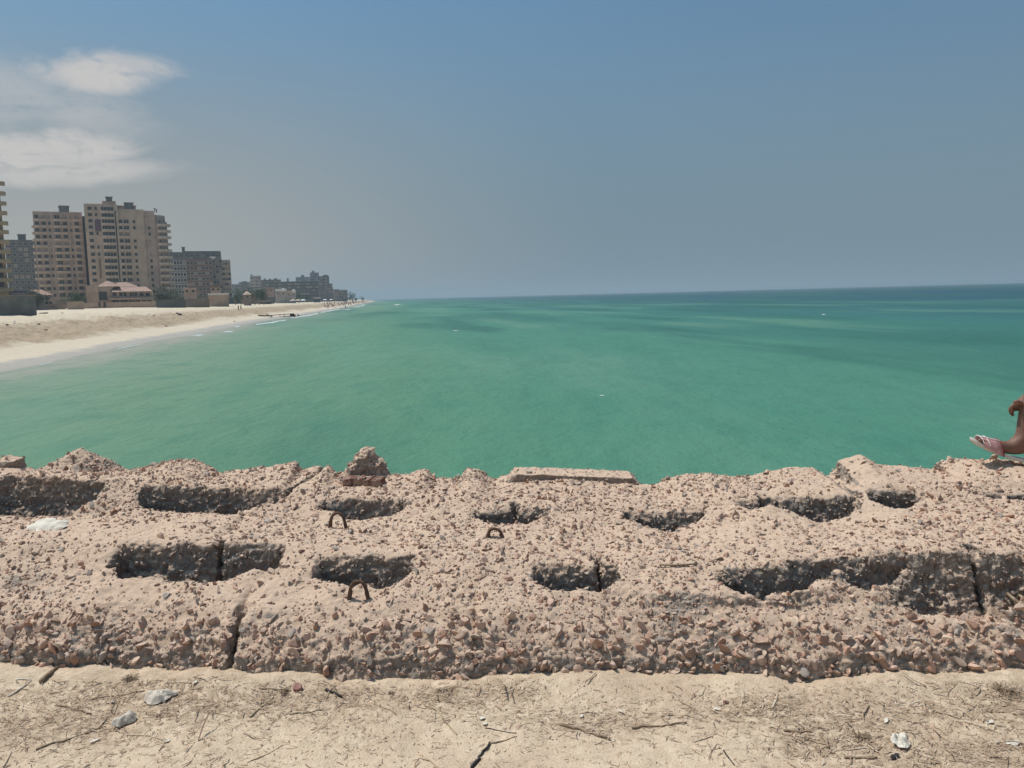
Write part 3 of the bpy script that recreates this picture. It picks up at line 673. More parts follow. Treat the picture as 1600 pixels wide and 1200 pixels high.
def stick(pts, rad, mt, label, name='stick', cat='stick', group='sticks and stalks lying on the sand', lift=.4):
    P = [gh(*q) for q in pts]; P2 = []
    for i in range(len(P) - 1):
        for k in range(4): P2.append(P[i].lerp(P[i + 1], k / 4))
    P2.append(P[-1]); c = sum(P2, Vector()) / len(P2)
    off = [Vector((random.uniform(-1, 1), random.uniform(-1, 1), 0)) * rad * .8 for _ in P2]
    P3 = [Vector((p.x, p.y, gzat(p.x, p.y) + rad * (lift + .35 + .3 * math.sin(i)))) + o_ for i, (p, o_) in enumerate(zip(P2, off))]
    n = len(P3); rr = [rad * (1.05 - .55 * i / n) * random.uniform(.85, 1.1) for i in range(n)]
    mb = MB(); mb.tube([p - c for p in P3], rr, 7, 0, True, .12); return tag(mb.build(name, mt, None, c, True), label, cat, group)
ST_ = [([(62, 1068), (92, 1043)], .010, m_wood, 'thick brown stick leaning on the foot of the wall at the left'),
 ([(12, 1090), (50, 1063)], .0042, m_paper, 'pale straight stalk slanting near the left edge'), ([(24, 1063), (50, 1063)], .0028, m_paper, 'short pale stalk meeting the slanting one near the left edge'),
 ([(88, 1101), (112, 1108), (143, 1117)], .0045, m_wood, 'grey brown stick pointing down to the right, left of the crumpled ball'), ([(55, 1172), (110, 1155), (165, 1136)], .0036, m_wood, 'long thin dark stalk in the lower left'),
 ([(143, 1094), (185, 1087), (226, 1080)], .0036, m_wood, 'long brown stalk ending at the crumpled ball'), ([(178, 1118), (190, 1088)], .0022, m_straw, 'thin upright straw beside the grey clod'), ([(152, 1140), (172, 1118)], .003, m_straw, 'short pale straw above the long dark stalk'),
 ([(386, 1193), (412, 1182), (442, 1165)], .0024, m_wood, 'thin brown twig near the bottom edge, left of middle'), ([(391, 1122), (427, 1089)], .0032, m_straw, 'straight pale stalk rising to the right below the red cap'), ([(405, 1076), (445, 1077)], .0026, m_wood, 'short level stalk left of the red cap'),
 ([(452, 1116), (480, 1114), (506, 1109)], .0034, m_straw, 'smooth pale reed lying level, right of the red cap'), ([(81, 1116), (96, 1140)], .0024, m_straw, 'fine straw pointing down near the left edge'), ([(507, 1079), (522, 1083), (534, 1091)], .006, m_dark, 'dark curved root at the foot of the wall'),
 ([(672, 1094), (690, 1120), (713, 1149)], .0028, m_straw, 'long pale straw slanting down to the right in the middle'), ([(684, 1104), (694, 1130)], .0018, m_straw, 'fine straw beside the long slanting one in the middle'), ([(738, 1202), (750, 1183), (763, 1165)], .0062, m_dark, 'black charred stick at the bottom edge in the middle'),
 ([(763, 1165), (785, 1158), (808, 1151)], .0028, m_wood, 'thin twig rising right from the top of the black stick'), ([(758, 1138), (780, 1142), (808, 1146)], .002, m_dark, 'thin dark twig right of the white scraps'), ([(876, 1134), (915, 1144), (954, 1156)], .0068, m_wood, 'thick tan stick right of middle'),
 ([(988, 1138), (1020, 1135), (1074, 1131)], .0048, m_wood, 'long grey stick lying level right of the thick tan one'), ([(1224, 1142), (1245, 1144), (1268, 1144)], .005, m_wood, 'short brown stick lying level in the lower right'), ([(1318, 1184), (1345, 1185), (1372, 1186)], .0055, m_wood, 'straight brown stick near the bottom by the clear plastic'),
 ([(1322, 1129), (1339, 1151)], .003, m_dark, 'thin dark stick pointing down above the straight brown one'), ([(1284, 1150), (1294, 1170)], .007, m_wood, 'short reddish bark strip in the lower right'), ([(1131, 1173), (1148, 1197)], .0026, m_dark, 'fine dark twig at the bottom edge in the right half'), ([(1358, 1104), (1346, 1124)], .0024, m_dark, 'forked twig above the white paper scrap'),
 ([(1460, 1112), (1500, 1124)], .003, m_wood, 'thin brown stick between the rope and the right edge'), ([(1425, 1152), (1428, 1186)], .002, m_straw, 'fine straw standing beside the clear plastic'), ([(300, 1068), (260, 1066)], .0024, m_straw, 'pale straw at the foot of the wall above the crumpled ball'),
 ([(585, 1100), (620, 1116)], .0022, m_straw, 'thin straw left of the long slanting pair'), ([(196, 1150), (230, 1150), (262, 1157)], .002, m_straw, 'thin straw in the lower left below the clod'), ([(1060, 1095), (1090, 1112)], .0026, m_wood, 'thin stalk beside the red and white scrap')]
for a in ST_: stick(*a)
def flat(px, py, s, label, mt=m_paper, name='paper_scrap', cat='scrap', rz=0, seed=1, asp=.6, hz=.006, lump=.0, group='scraps of litter on the sand'):
    p = gh(px, py); o = crumple(name, label, cat, (p.x, p.y, p.z + .004), 20, s, s * asp, hz, mt, seed, rz, lump=lump); o['group'] = group
flat(250, 1094, .058, 'crumpled dusty ball of paper on the sand near the left', m_plas, 'crumpled_paper', 'paper', .3, 6, .75, .018, .03)
flat(196, 1130, .045, 'grey lump of dusty plastic below the crumpled ball', m_plas, 'plastic_bag', 'plastic', 1.2, 9, .6, .012, .025)
for i, a in enumerate([(174, 1099, .014, 'small white oblong scrap left of the crumpled ball'), (149, 1159, .017, 'white chip in the lower left above the bottom edge'), (261, 1160, .012, 'thin white sliver below the crumpled ball'),
    (753, 1124, .0125, 'square white chip in the middle, the upper of two'), (758, 1133, .010, 'tiny white chip in the middle, the lower of two'), (909, 1121, .010, 'tiny bright white bit above the thick tan stick'), (971, 1114, .011, 'tan chip right of the bright white bit'),
    (1385, 1128, .018, 'white paper scrap right of middle, above the clear plastic'), (1547, 1130, .018, 'pale grey scrap near the right edge, the upper one'), (1583, 1163, .032, 'white paper strip at the right edge'), (640, 1098, .007, 'tiny white bit between the straws in the middle'),
    (1120, 1110, .013, 'white peel left of the red and white scrap'), (305, 1068, .012, 'small foil bit at the foot of the wall')]):
    flat(*a[:3], a[3], rz=random.uniform(-1, 1), seed=20 + i, asp=random.uniform(.45, .8), hz=.003)
flat(1134, 1099, .012, 'small red and white scrap right of middle', m_redcap, seed=50, rz=.3, asp=.4)
flat(1407, 1162, .042, 'crumpled clear plastic near the bottom right', m_paper, 'plastic_bag', 'plastic', .8, 13, .8, .016, .012)
flat(1397, 1185, .018, 'black scrap under the crumpled clear plastic', m_dark, seed=52, rz=.5, asp=.6)
p = gh(465, 1077); mb = MB(); mb.lathe([(.018, 0), (.019, .004), (.019, .013), (.017, .016), (.012, .0145)], 20)
o = mb.build('bottle_cap', m_redcap, None, (p.x, p.y, p.z + .001), True); o.rotation_euler = (.35, .1, 0); tag(o, 'faded red bottle cap at the foot of the wall', 'cap')
# a frayed white cord
stick([(1397, 1094), (1401, 1101), (1412, 1098), (1424, 1101), (1440, 1095), (1446, 1101), (1430, 1105), (1418, 1104)], .0024, m_paper, 'white cord curled on the sand at the right', 'cord', 'cord', 'scraps of litter on the sand')
def tuft(px, py, r, n, label, mt=m_straw, on='g'):
    p = gh(px, py) if on == 'g' else hit(px, py)[0]; mb = MB()
    for i in range(n):
        a = random.uniform(0, 6.28); e = random.uniform(0, 1.1); L = r * random.uniform(.5, 1.2); d = Vector((math.cos(a) * math.cos(e), math.sin(a) * math.cos(e), math.sin(e) * .8))
        q0 = Vector((random.uniform(-1, 1), random.uniform(-1, 1), 0)) * r * .3; k = Vector((random.uniform(-.3, .3), random.uniform(-.3, .3), random.uniform(-.1, .5))) * L
        mb.tube([q0, q0 + d * L * .5 + k * .3, q0 + d * L + k * .2 - Vector((0, 0, L * .25))], [.0016, .0013, .0007], 4)
    return tag(mb.build('dry_tuft', mt, None, (p.x, p.y, p.z)), label, 'dry plant', 'tangled dry plants at the foot of the wall')
tuft(204, 1062, .045, 70, 'tangled dry weed against the wall foot, left of the deep joint', m_wood); tuft(445, 1082, .035, 50, 'tangled dry weed beside the red cap', m_wood)
tuft(1569, 1082, .06, 90, 'spiky dry weed at the foot of the wall by the right edge', m_wood); tuft(1345, 1152, .04, 60, 'flat nest of dry stems left of the clear plastic', m_wood); tuft(690, 1080, .03, 35, 'small dry weed tangle at the middle of the wall foot', m_wood)
tuft(612, 1084, .02, 20, 'tiny dry weed left of the middle tangle', m_wood)
def wall_stick(pts, rad, label, mt=m_wood):
    P = [hit(*q)[0] + Vector((0, 0, rad * 1.6)) for q in pts]; c = sum(P, Vector()) / len(P); mb = MB()
    mb.tube([q - c for q in P], [rad, rad * .9, rad * .6][:len(P)], 7, 0, True, .1); return tag(mb.build('stick', mt, None, c, True), label, 'stick', 'sticks caught on the concrete blocks')
wall_stick([(1574, 932), (1588, 944), (1606, 955)], .008, 'grey branch on the front row at the right edge'); wall_stick([(1592, 934), (1600, 938), (1610, 936)], .007, 'second grey branch crossing at the right edge')
wall_stick([(1030, 885), (1058, 886), (1088, 884)], .0055, 'thin pale stick lying level on the middle row')

# ------------------------------------------------------------ person at the right edge
def skin_mesh(pts, edges, rad, mats, sub=2, name='t'):
    me = bpy.data.meshes.new(name); me.from_pydata([tuple(p) for p in pts], edges, []); o = link('t', me)
    md = o.modifiers.new('s', 'SKIN'); md.use_smooth_shade = True
    for i, r in enumerate(rad):
        s = me.skin_vertices[0].data[i]; s.radius = (r, r) if not isinstance(r, tuple) else r; s.use_root = (i == 0)
    m2 = o.modifiers.new('u', 'SUBSURF'); m2.levels = sub; m2.render_levels = sub
    out_ = bpy.data.meshes.new_from_object(o.evaluated_get(bpy.context.evaluated_depsgraph_get())); bpy.data.objects.remove(o)
    out_.materials.clear()
    for m in (mats if isinstance(mats, (list, tuple)) else [mats]): out_.materials.append(m)
    out_.polygons.foreach_set('use_smooth', [True] * len(out_.polygons)); return out_
YP = yr(1595, -.02) - .05
def PW_(px, py, dy=0.0): return ony(px, py, YP + dy)
hip = PW_(1728, 690); 
names = {}; pts = []; rad = []; edges = []
def J(nm, p, r, par=None):
    names[nm] = len(pts); pts.append(p); rad.append(r)
    if par: edges.append((names[par], names[nm]))
J('pelvis', PW_(1735, 688, .10), .135)
J('waist', PW_(1742, 660, .10), .12, 'pelvis'); J('chest', PW_(1738, 608, .10), .145, 'waist'); J('upper', PW_(1727, 574, .10), .12, 'chest')
J('neck', PW_(1716, 556, .10), .055, 'upper'); J('skull', PW_(1706, 535, .10), .078, 'neck'); J('head', PW_(1703, 512, .10), .092, 'skull'); J('crown', PW_(1705, 492, .10), .07, 'head')
for s, nm in ((-1, 'n'), (1, 'f')):
    dy = .10 + s * .17; o_ = 0 if s < 0 else 45
    J('sh' + nm, PW_(1727, 578, dy), .058, 'upper')
    J('el' + nm, PW_(1668 + o_, 592 + (0 if s < 0 else 30), dy - .05 * s), .045, 'sh' + nm); J('fa' + nm, PW_(1632 + o_, 608, dy - .08 * s), .048, 'el' + nm); J('wr' + nm, PW_(1603 + o_, 627, dy - .10 * s), .038, 'fa' + nm)
    J('pm' + nm, PW_(1591 + o_, 638, dy - .11 * s), .044, 'wr' + nm)
    dl = .10 + s * .09; o2 = 0 if s < 0 else 95
    J('hp' + nm, PW_(1720, 688, dl), .095, 'pelvis'); J('th' + nm, PW_(1672 + o2 * .5, 640, dl), .078, 'hp' + nm); J('kn' + nm, PW_(1623 + o2, 597, dl), .058, 'th' + nm)
    J('cf' + nm, PW_(1610 + o2, 636, dl), .058, 'kn' + nm); J('sm' + nm, PW_(1602 + o2, 668, dl), .047, 'cf' + nm); J('an' + nm, PW_(1597 + o2, 694, dl), .040, 'sm' + nm)
    J('in' + nm, PW_(1578 + o2, 700, dl), .040, 'an' + nm); J('ba' + nm, PW_(1554 + o2, 696, dl), .033, 'in' + nm); J('to' + nm, PW_(1538 + o2, 690, dl), .026, 'ba' + nm)
    names['he' + nm] = len(pts); pts.append(PW_(1606 + o2, 706, dl)); rad.append(.032); edges.append((names['an' + nm], names['he' + nm]))
org = Vector(pts[0]); org.z = PW_(1735, 712).z
person = tag(empty('person', org), 'person sitting on the wall with a knee drawn up, in pink and white sandals', 'person')
bod = skin_mesh([Vector(p) - org for p in pts], edges, rad, m_skin, 2, 'body')
extra = MB()
import bmesh
bm = bmesh.new(); bm.from_mesh(bod)
def chain(ps, rs):
    m = skin_mesh([Vector(p) - org for p in ps], [(i, i + 1) for i in range(len(ps) - 1)], rs, m_skin, 2); bm.from_mesh(m)
for s, nm in ((-1, 'n'), (1, 'f')):
    dy = .10 + s * .17 - .11 * s; o_ = 0 if s < 0 else 45
    for k, (L, da) in enumerate(((.9, -.027), (1.05, -.009), (1.0, .010), (.82, .027))):
        ps = [PW_(1592 + o_, 633 + k * 2.2, dy + da), PW_(1592 + o_ - 9 * L, 632 + k * 2.4, dy + da), PW_(1592 + o_ - 14 * L, 637 + k * 2.4, dy + da * .9), PW_(1592 + o_ - 11 * L, 644 + k * 2.2, dy + da * .8)]
        chain(ps, [.0115, .0105, .0095, .008])
    chain([PW_(1598 + o_, 632, dy - .03), PW_(1590 + o_, 627, dy - .045), PW_(1583 + o_, 629, dy - .045)], [.0125, .011, .009])
    dl = .10 + s * .09; o2 = 0 if s < 0 else 95
    for k in range(5):
        a = -.034 + k * .017; L = (1.0, .96, .9, .8, .7)[k]
        chain([PW_(1548 + o2, 694, dl + a), PW_(1547 + o2 - 14 * L, 688, dl + a), PW_(1547 + o2 - 19 * L, 687, dl + a)], [.012 if k == 0 else .009, .011 if k == 0 else .0085, .0095 if k == 0 else .007])
# face: nose, ears, lips
hd = names['head']; H = Vector(pts[hd])
chain([H + Vector((-.075, 0, .012)), H + Vector((-.098, 0, -.012)), H + Vector((-.102, 0, -.026))], [.010, .013, .012])
for s in (-1, 1): chain([H + Vector((.005, s * .078, .018)), H + Vector((.012, s * .088, .0)), H + Vector((.004, s * .082, -.03))], [.010, .014, .009])
chain([H + Vector((-.086, -.02, -.052)), H + Vector((-.094, 0, -.052)), H + Vector((-.086, .02, -.052))], [.006, .008, .006])
bm.to_mesh(bod); bm.free(); link('body', bod, person)
mb = MB()
for s in (-1, 1):
    c = H - org + Vector((-.074, s * .03, .012)); mb = MB(); mb.lathe([(.001, c.z - .005), (.007, c.z - .003), (.009, c.z), (.007, c.z + .003), (.001, c.z + .005)], 10, 0, (c.x, c.y)); mb.build('eye', m_white, person, None, True)
bv3 = np.array([v.co[:] for v in bod.vertices]); bn3 = np.array([v.normal[:] for v in bod.vertices]); bf = [tuple(p.vertices) for p in bod.polygons]
fc3 = np.array([bv3[list(f)].mean(0) for f in bf]); SK = np.array([list(Vector(p) - org) for p in pts])
def seg_d(a, b2):
    A, B = SK[names[a]], SK[names[b2]]; t_ = np.clip(((fc3 - A) @ (B - A)) / ((B - A) @ (B - A)), 0, 1); return np.linalg.norm(fc3 - (A + t_[:, None] * (B - A)), axis=1) - ((1 - t_) * RD[names[a]] + t_ * RD[names[b2]]), t_
RD = [r if not isinstance(r, tuple) else r[0] for r in rad]; inv_n = {v: k for k, v in names.items()}
segs = [(inv_n[a], inv_n[b2]) for a, b2 in edges]; D = []; TT = []
for a, b2 in segs: d_, t_ = seg_d(a, b2); D.append(d_); TT.append(t_)
D = np.array(D); TT = np.array(TT); near = D.argmin(0); tn = TT[near, np.arange(len(near))]
def cloth(rule, off_, mt, nm):
    """a garment grown from the body's own surface"""
    keepf = [f for k, f in enumerate(bf) if rule(segs[near[k]], tn[k], fc3[k])]
    ids = sorted({i for f in keepf for i in f}); mp2 = {a: i for i, a in enumerate(ids)}
    P_ = bv3[ids] + bn3[ids] * off_ + np.abs(fbm(bv3[ids], 14, 2, .5, 3))[:, None] * bn3[ids] * .012
    m3_ = bpy.data.meshes.new(nm); m3_.from_pydata(P_.tolist(), [], [tuple(mp2[i] for i in f) for f in keepf]); m3_.materials.append(mt); m3_.polygons.foreach_set('use_smooth', [True] * len(keepf))
    o_c = link(nm, m3_, person); sm_ = o_c.modifiers.new('s', 'SOLIDIFY'); sm_.thickness = off_ * 1.3; sm_.offset = -1
TOR = {'pelvis', 'waist', 'chest', 'upper'}
cloth(lambda sg, t_, c_: (sg[0] in TOR and sg[1] in TOR) or (sg[0] == 'upper' and sg[1][:2] == 'sh') or (sg[0] == 'upper' and sg[1] == 'neck' and t_ < .25) or (sg[0][:2] == 'sh' and t_ < .5), .012, m_shirt, 'shirt')
cloth(lambda sg, t_, c_: (sg == ('pelvis', 'waist') and t_ < .45) or sg[1][:2] == 'hp' or sg[0][:2] == 'hp' or (sg[0][:2] == 'th' and t_ < .35), .017, m_short, 'shorts')
HL = np.array(H - org)
cloth(lambda sg, t_, c_: c_[2] > HL[2] + .045 or (c_[2] > HL[2] - .045 and c_[0] > HL[0] + .018 and sg[1] in ('skull', 'head', 'crown')), .012, m_hair, 'hair')
for s, nm in ((-1, 'n'), (1, 'f')):
    dl = .10 + s * .09; o2 = 0 if s < 0 else 95
    sx = [(1518, 686, .020), (1521, 689.5, .036), (1530, 695, .046), (1546, 703, .050), (1562, 710, .046), (1582, 716, .040), (1600, 719.5, .038), (1614, 720, .034), (1620, 719, .018)]
    sr = empty('sandal', (0, 0, 0)); sr.parent = person
    ctr_ = [PW_(a + o2, b_, dl) - org for a, b_, _ in sx]
    mb = MB(); n = len(sx); V_ = []
    for p, (_, _, w_) in zip(ctr_, sx):
        for sy, dz in ((-1, .008), (1, .008), (1, -.011), (-1, -.011)): V_.append(p + Vector((0, sy * w_, dz + .004)))
    Fc = [(i * 4 + k, i * 4 + (k + 1) % 4, i * 4 + 4 + (k + 1) % 4, i * 4 + 4 + k) for i in range(n - 1) for k in range(4)] + [(0, 3, 2, 1), tuple((n - 1) * 4 + k for k in range(4))]
    mb.add(V_, Fc); so_ = mb.build('sole', m_sole, sr, None, False)
    bv_ = so_.modifiers.new('b', 'BEVEL'); bv_.width = .004; bv_.segments = 2
    # strap: an arch over the forefoot
    mb = MB(); m3 = MB(); m4 = MB(); st = [(1531, 694, .047), (1540, 699, .050), (1550, 705, .052), (1560, 709, .052)]; hts = (.052, .066, .078, .086); rings = []
    for (a, b_, w_), h in zip(st, hts):
        p = PW_(a + o2, b_, dl) - org; rings.append([p + Vector((-.006 * math.sin(math.pi * k / 12) * 2, -w_ * math.cos(math.pi * k / 12), h * math.sin(math.pi * k / 12) ** .8 - .004)) for k in range(13)])
    V_ = [q for r in rings for q in r] + [q + (q - sum(r, Vector()) / 13) * .07 for r in rings for q in r]; m_ = 13; o4 = 4 * m_
    Fc = [(i * m_ + k, (i + 1) * m_ + k, (i + 1) * m_ + k + 1, i * m_ + k + 1) for i in range(3) for k in range(12)]; Fc += [tuple(o4 + j for j in q[::-1]) for q in Fc]
    Fc += [(k, k + 1, o4 + k + 1, o4 + k) for k in range(12)] + [(3 * m_ + k + 1, 3 * m_ + k, o4 + 3 * m_ + k, o4 + 3 * m_ + k + 1) for k in range(12)]
    mb.add(V_, Fc); sk = mb.build('strap', m_pink, sr, None, True)
    for rgi, fr in ((0, 1.10), (1, 1.12)): m3.tube([q + (q - sum(rings[rgi], Vector()) / 13) * .11 for q in rings[rgi][1:-1]], .0022, 5)
    m3.tube([rings[i][4] + Vector((0, 0, .006)) for i in range(4)], .0022, 5); m3.build('strap_line', m_white, sk)
    m4.tube([q + (q - sum(rings[3], Vector()) / 13) * .07 for q in rings[3]], .0034, 6); m4.build('strap_shadow_line', m_red, sk)  # shadow at the strap's rear edge, modelled as a dark red line

# ------------------------------------------------------------ shore geometry
SEA = -3.0
shore_px = [(0, 582), (100, 561), (200, 540), (300, 523), (400, 503.5), (450, 495.5), (500, 487.5), (540, 480.5), (570, 474.3), (588, 470.6)]
sp_ = [onz(a, b_, SEA) for a, b_ in shore_px]
SY = [-200, 5] + [p.y for p in sp_] + [9500]; SX = [sp_[0].x - 6, sp_[0].x + 2] + [p.x for p in sp_] + [sp_[-1].x - (9500 - sp_[-1].y) * .17]
print('shore', [(round(a, 1), round(b_, 1)) for a, b_ in zip(SX, SY)])
def shx(y): return np.interp(y, SY, SX)
PS = [-60, -8, 0, 4, 9, 13, 20, 34, 60, 90, 400, 5000]; PZ = [-9, -3.8, -3.0, -2.75, -2.35, -1.5, -.35, .25, .85, 1.05, 1.3, 1.45]
ys = np.concatenate([np.arange(-60, 40, 6), np.arange(40, 200, .7), np.arange(200, 420, 1.6), np.arange(420, 1000, 6), np.arange(1000, 9000, 90)])
ss = np.concatenate([np.arange(-30, -2, 3), np.arange(-2, 34, .35), np.arange(34, 120, 2.2), np.arange(120, 600, 16), np.arange(600, 4400, 200)])
GY, GS = np.meshgrid(ys, ss, indexing='ij'); y_ = GY.ravel(); s_ = GS.ravel(); x_ = shx(y_) - s_
P = p3(x_, y_); lum = sstep(8, 12, s_) * sstep(60, 18, s_)
z_ = np.interp(s_ + fbm(P, .05, 3, .5, 5) * 5 * sstep(1, 8, s_), PS, PZ) + lum * (fbm(P, .35, 4, .6, 6) * .50 + np.abs(fbm(P, .9, 3, .6, 7)) * -.45) * sstep(420, 150, y_) + fbm(P, .08, 3, .5, 9) * .10 * sstep(2, 20, s_) + np.where(s_ > 60, fbm(P, .03, 2, .5, 3) * .15, 0)
me = npmesh('beach', np.stack([x_, y_, z_], 1), [grid_faces(*GY.shape)[:, ::-1]], m_beach, None, None, True, {'inland': s_}); tag(link('beach', me), kind='structure')
def beach_z(x, y): return float(np.interp(float(shx(y)) - x, PS, PZ))
ys = np.concatenate([np.arange(5.02, 60, 2.5), np.arange(60, 400, 8), np.arange(400, 9400, 120)]); ss = np.concatenate([np.arange(-6, 60, 1.5), np.arange(60, 400, 12), np.arange(400, 9600, 150)])
GY, GS = np.meshgrid(ys, ss, indexing='ij'); y_ = GY.ravel(); s_ = GS.ravel()
me = npmesh('sea', np.stack([shx(y_) + s_, y_, np.full(y_.size, SEA)], 1), [grid_faces(*GY.shape)[:, ::-1]], m_sea, None, None, True, {'offshore': s_}); tag(link('sea', me), kind='structure')

# foam
def foam(pxs, w_, label, seed, group='white foam lines of breaking ripples'):
    P = [onz(a, b_, SEA) for a, b_ in pxs]; P2 = []
    for i in range(len(P) - 1):
        for k in range(6): P2.append(P[i].lerp(P[i + 1], k / 6))
    P2.append(P[-1]); c = sum(P2, Vector()) / len(P2); mb = MB(); V_ = []; n = len(P2); rg2 = random.Random(seed)
    for i, p in enumerate(P2):
        t_ = (P2[min(i + 1, n - 1)] - P2[max(i - 1, 0)]).normalized(); s = Vector((-t_.y, t_.x, 0)); ww = w_ * (math.sin(math.pi * (i + .3) / (n - .4)) ** .5) * rg2.uniform(.4, 1.15); jt = s * rg2.uniform(-.3, .3) * w_
        for a, h in ((-1, -.02), (-.4, .10), (.3, .13), (1, -.02)): V_.append(p - c + s * ww * a * .5 + jt + Vector((0, 0, h * min(1, ww / .5) + .03)))
    mb.add(V_, [(i * 4 + k, i * 4 + 4 + k, i * 4 + 5 + k, i * 4 + 1 + k) for i in range(n - 1) for k in range(3)])
    return tag(mb.build('foam_line', m_foam, None, c, True), label, 'foam', group)
FO = [([(617, 477), (622, 475.6), (629, 475.6)], 4, 'white foam crest on the far water right of the beach tip'), ([(708, 517.5), (715, 517)], .35, 'small whitecap in the middle of the green water'), ([(937, 619.5), (944, 619)], .12, 'tiny whitecap below the middle of the water'),
      ([(298, 526), (308, 525), (317, 524)], .9, 'short foam streak near the wet sand, left of the driftwood'), ([(350, 520), (362, 518.5)], 1.0, 'short foam streak nearer the driftwood'), ([(400, 508), (425, 504), (445, 500.5)], 1.3, 'foam edge of the wash beside the driftwood'),
      ([(455, 497.5), (480, 493.5), (498, 489.5)], 1.8, 'foam edge of the wash beyond the driftwood'), ([(498, 489), (515, 486), (530, 483.4)], 2.2, 'long white breaker before the standing bather'), ([(535, 484.5), (548, 483)], 1.8, 'white foam patch below the standing bather'), ([(552, 480.5), (562, 478), (572, 475.5)], 3.0, 'white breaker beside the crowd at the water'),
      ([(180, 547), (200, 542.5), (225, 538)], .3, 'thin foam thread over the wet sand at the left'), ([(60, 572), (85, 566)], .22, 'faint foam thread at the left edge of the water'), ([(366, 512), (375, 510)], .8, 'tiny foam streak above the nearer driftwood')]
for i, a in enumerate(FO): foam(a[0], a[1], a[2], i)
WC = [(1285, 492), (1130, 520), (880, 489), (690, 486), (1420, 508), (1010, 500), (1530, 489)]
for i, (a, b_) in enumerate(WC[:1]): foam([(a, b_), (a + 5, b_ - .2)], .5, ('faint whitecap far out on the right', 'faint whitecap right of the middle')[i], 40 + i)

# ------------------------------------------------------------ things far away on the beach
def hz_y(px): return 482.6 - .026 * px
def on_beach(px, py):
    """where the ray through that pixel meets the beach"""
    d = ray(px, py); lo, hi = 30.0, 5000.0
    prev = None
    for k in range(900):
        yv = 40 * 1.0075 ** k; p = CAM + d * (yv / d.y); h = beach_z(p.x, p.y) - p.z
        if h >= 0 : return Vector((p.x, p.y, beach_z(p.x, p.y)))
    return p
m_b = {}
def bm_(k, c1, c2=None, sc_=.25, spec=.1):
    if k not in m_b: m_b[k] = mat(k, c1, .95, spec, (sc_, c2 or tuple(x * .8 for x in c1), .4, .62), None)
    return m_b[k]
m_glass = mat('dark_window_glass', (.055, .055, .055), .45, .3)
m_frame = mat('window_frame_plaster', (0.481, 0.390, 0.310), .9, .1)
m_shut = mat('closed_shutter', (.30, .24, .20), .9, .1)
m_rail = mat('balcony_plaster', (0.581, 0.450, 0.355), .95, .1, (.3, (0.460, 0.350, 0.270), .4, .6))
m_roofred = mat('salmon_roof_tiles', (.42, .285, .225), .95, .1, (.8, (.34, .225, .18), .4, .6))
m_whitep = mat('white_paint', (.72, .70, .66), .8, .2)
m_slabg = mat('grey_plaster', (.19, .195, .18), .95, .1, (.4, (.14, .145, .14), .4, .6))
m_purple = mat('purple_panel', (.15, .09, .12), .9, .1)
def window_mesh(w_, h, mt=None, closed=False, fr=.12):
    mb = MB(); d0 = -.05
    for (a, b_, c, d) in ((-w_ / 2 - fr, -w_ / 2, 0, h), (w_ / 2, w_ / 2 + fr, 0, h), (-w_ / 2 - fr, w_ / 2 + fr, h, h + fr), (-w_ / 2 - fr, w_ / 2 + fr, -fr, 0)): mb.box(a, b_, -.16, .02, c, d, 0)
    mb.box(-w_ / 2, w_ / 2, d0, .02, 0, h, 1)
    if w_ > 1.7 and not closed: mb.box(-.05, .05, -.09, d0 - .003, 0, h, 0)
    return mb.mesh('window', [mt or m_frame, m_shut if closed else m_glass])
wcache = {}
def win(parent, x, y, z, w_, h, closed=False, mt=None, name='window'):
    k = (round(w_, 2), round(h, 2), closed, mt.name if mt else '')
    if k not in wcache: wcache[k] = window_mesh(w_, h, mt, closed)
    o = link('shutter' if closed else name, wcache[k], parent, (x, y, z)); return o
def balcony_mesh(w_, dep, par=1.0, rnd=False, mt=None, mt2=None):
    mb = MB()
    if rnd:
        n = 12; o_ = [(-w_ / 2, 0)] + [(-w_ / 2 * math.cos(math.pi * i / n), -dep * math.sin(math.pi * i / n) ** .6 - .001) for i in range(n + 1)] + [(w_ / 2, 0)]
        mb.prism(o_[1:-1], -.2, 0, 0)
        I = [(a * .95, b_ * .93) for a, b_ in o_[1:-1]]; O = o_[1:-1]
        for i in range(n): mb.prism([O[i], O[i + 1], I[i + 1], I[i]], 0, par, 1)
    else:
        mb.box(-w_ / 2, w_ / 2, -dep, -.005, -.2, 0, 0); mb.box(-w_ / 2, w_ / 2, -dep - .02, -dep + .12, .003, par, 1)
        mb.box(-w_ / 2, -w_ / 2 + .12, -dep + .123, -.005, .003, par, 1); mb.box(w_ / 2 - .12, w_ / 2, -dep + .123, -.005, .003, par, 1)
    return mb.mesh('balcony', [mt or m_rail, mt2 or mt or m_rail])
def frame_at(px, depth, name, label, cat, group=None, base=None, pref=None):
    """an Empty on the ground at that pixel column and distance, its local -Y facing the camera; px is read at row pref"""
    p = ony(px, pref if pref is not None else hz_y(px), depth); z = beach_z(p.x, p.y) if base is None else base
    rz = -math.atan2(p.x, p.y)
    return tag(empty(name, (p.x, p.y, z), rz), label, cat, group), z
class Bld:
    """building drawn in metres; X(px, py) and Z(py) turn picture measures into its local ones"""
    def __init__(s, px, depth, pref, name, label, cat='building', group=None, base=None):
        s.o, s.z0 = frame_at(px, depth, name, label, cat, group, base, pref); s.depth = depth; s.px = px; s.pref = pref
        s.inv = s.o.matrix_basis.inverted()
        p = Vector(s.o.location); s.dist = p.length
    def L(s, px, py, dy=0.0):
        """local point on the plane y = dy hit by that pixel"""
        d = s.inv.to_3x3() @ ray(px, py); c = s.inv @ CAM; t_ = (dy - c.y) / d.y; q = c + d * t_; return q.x, q.z
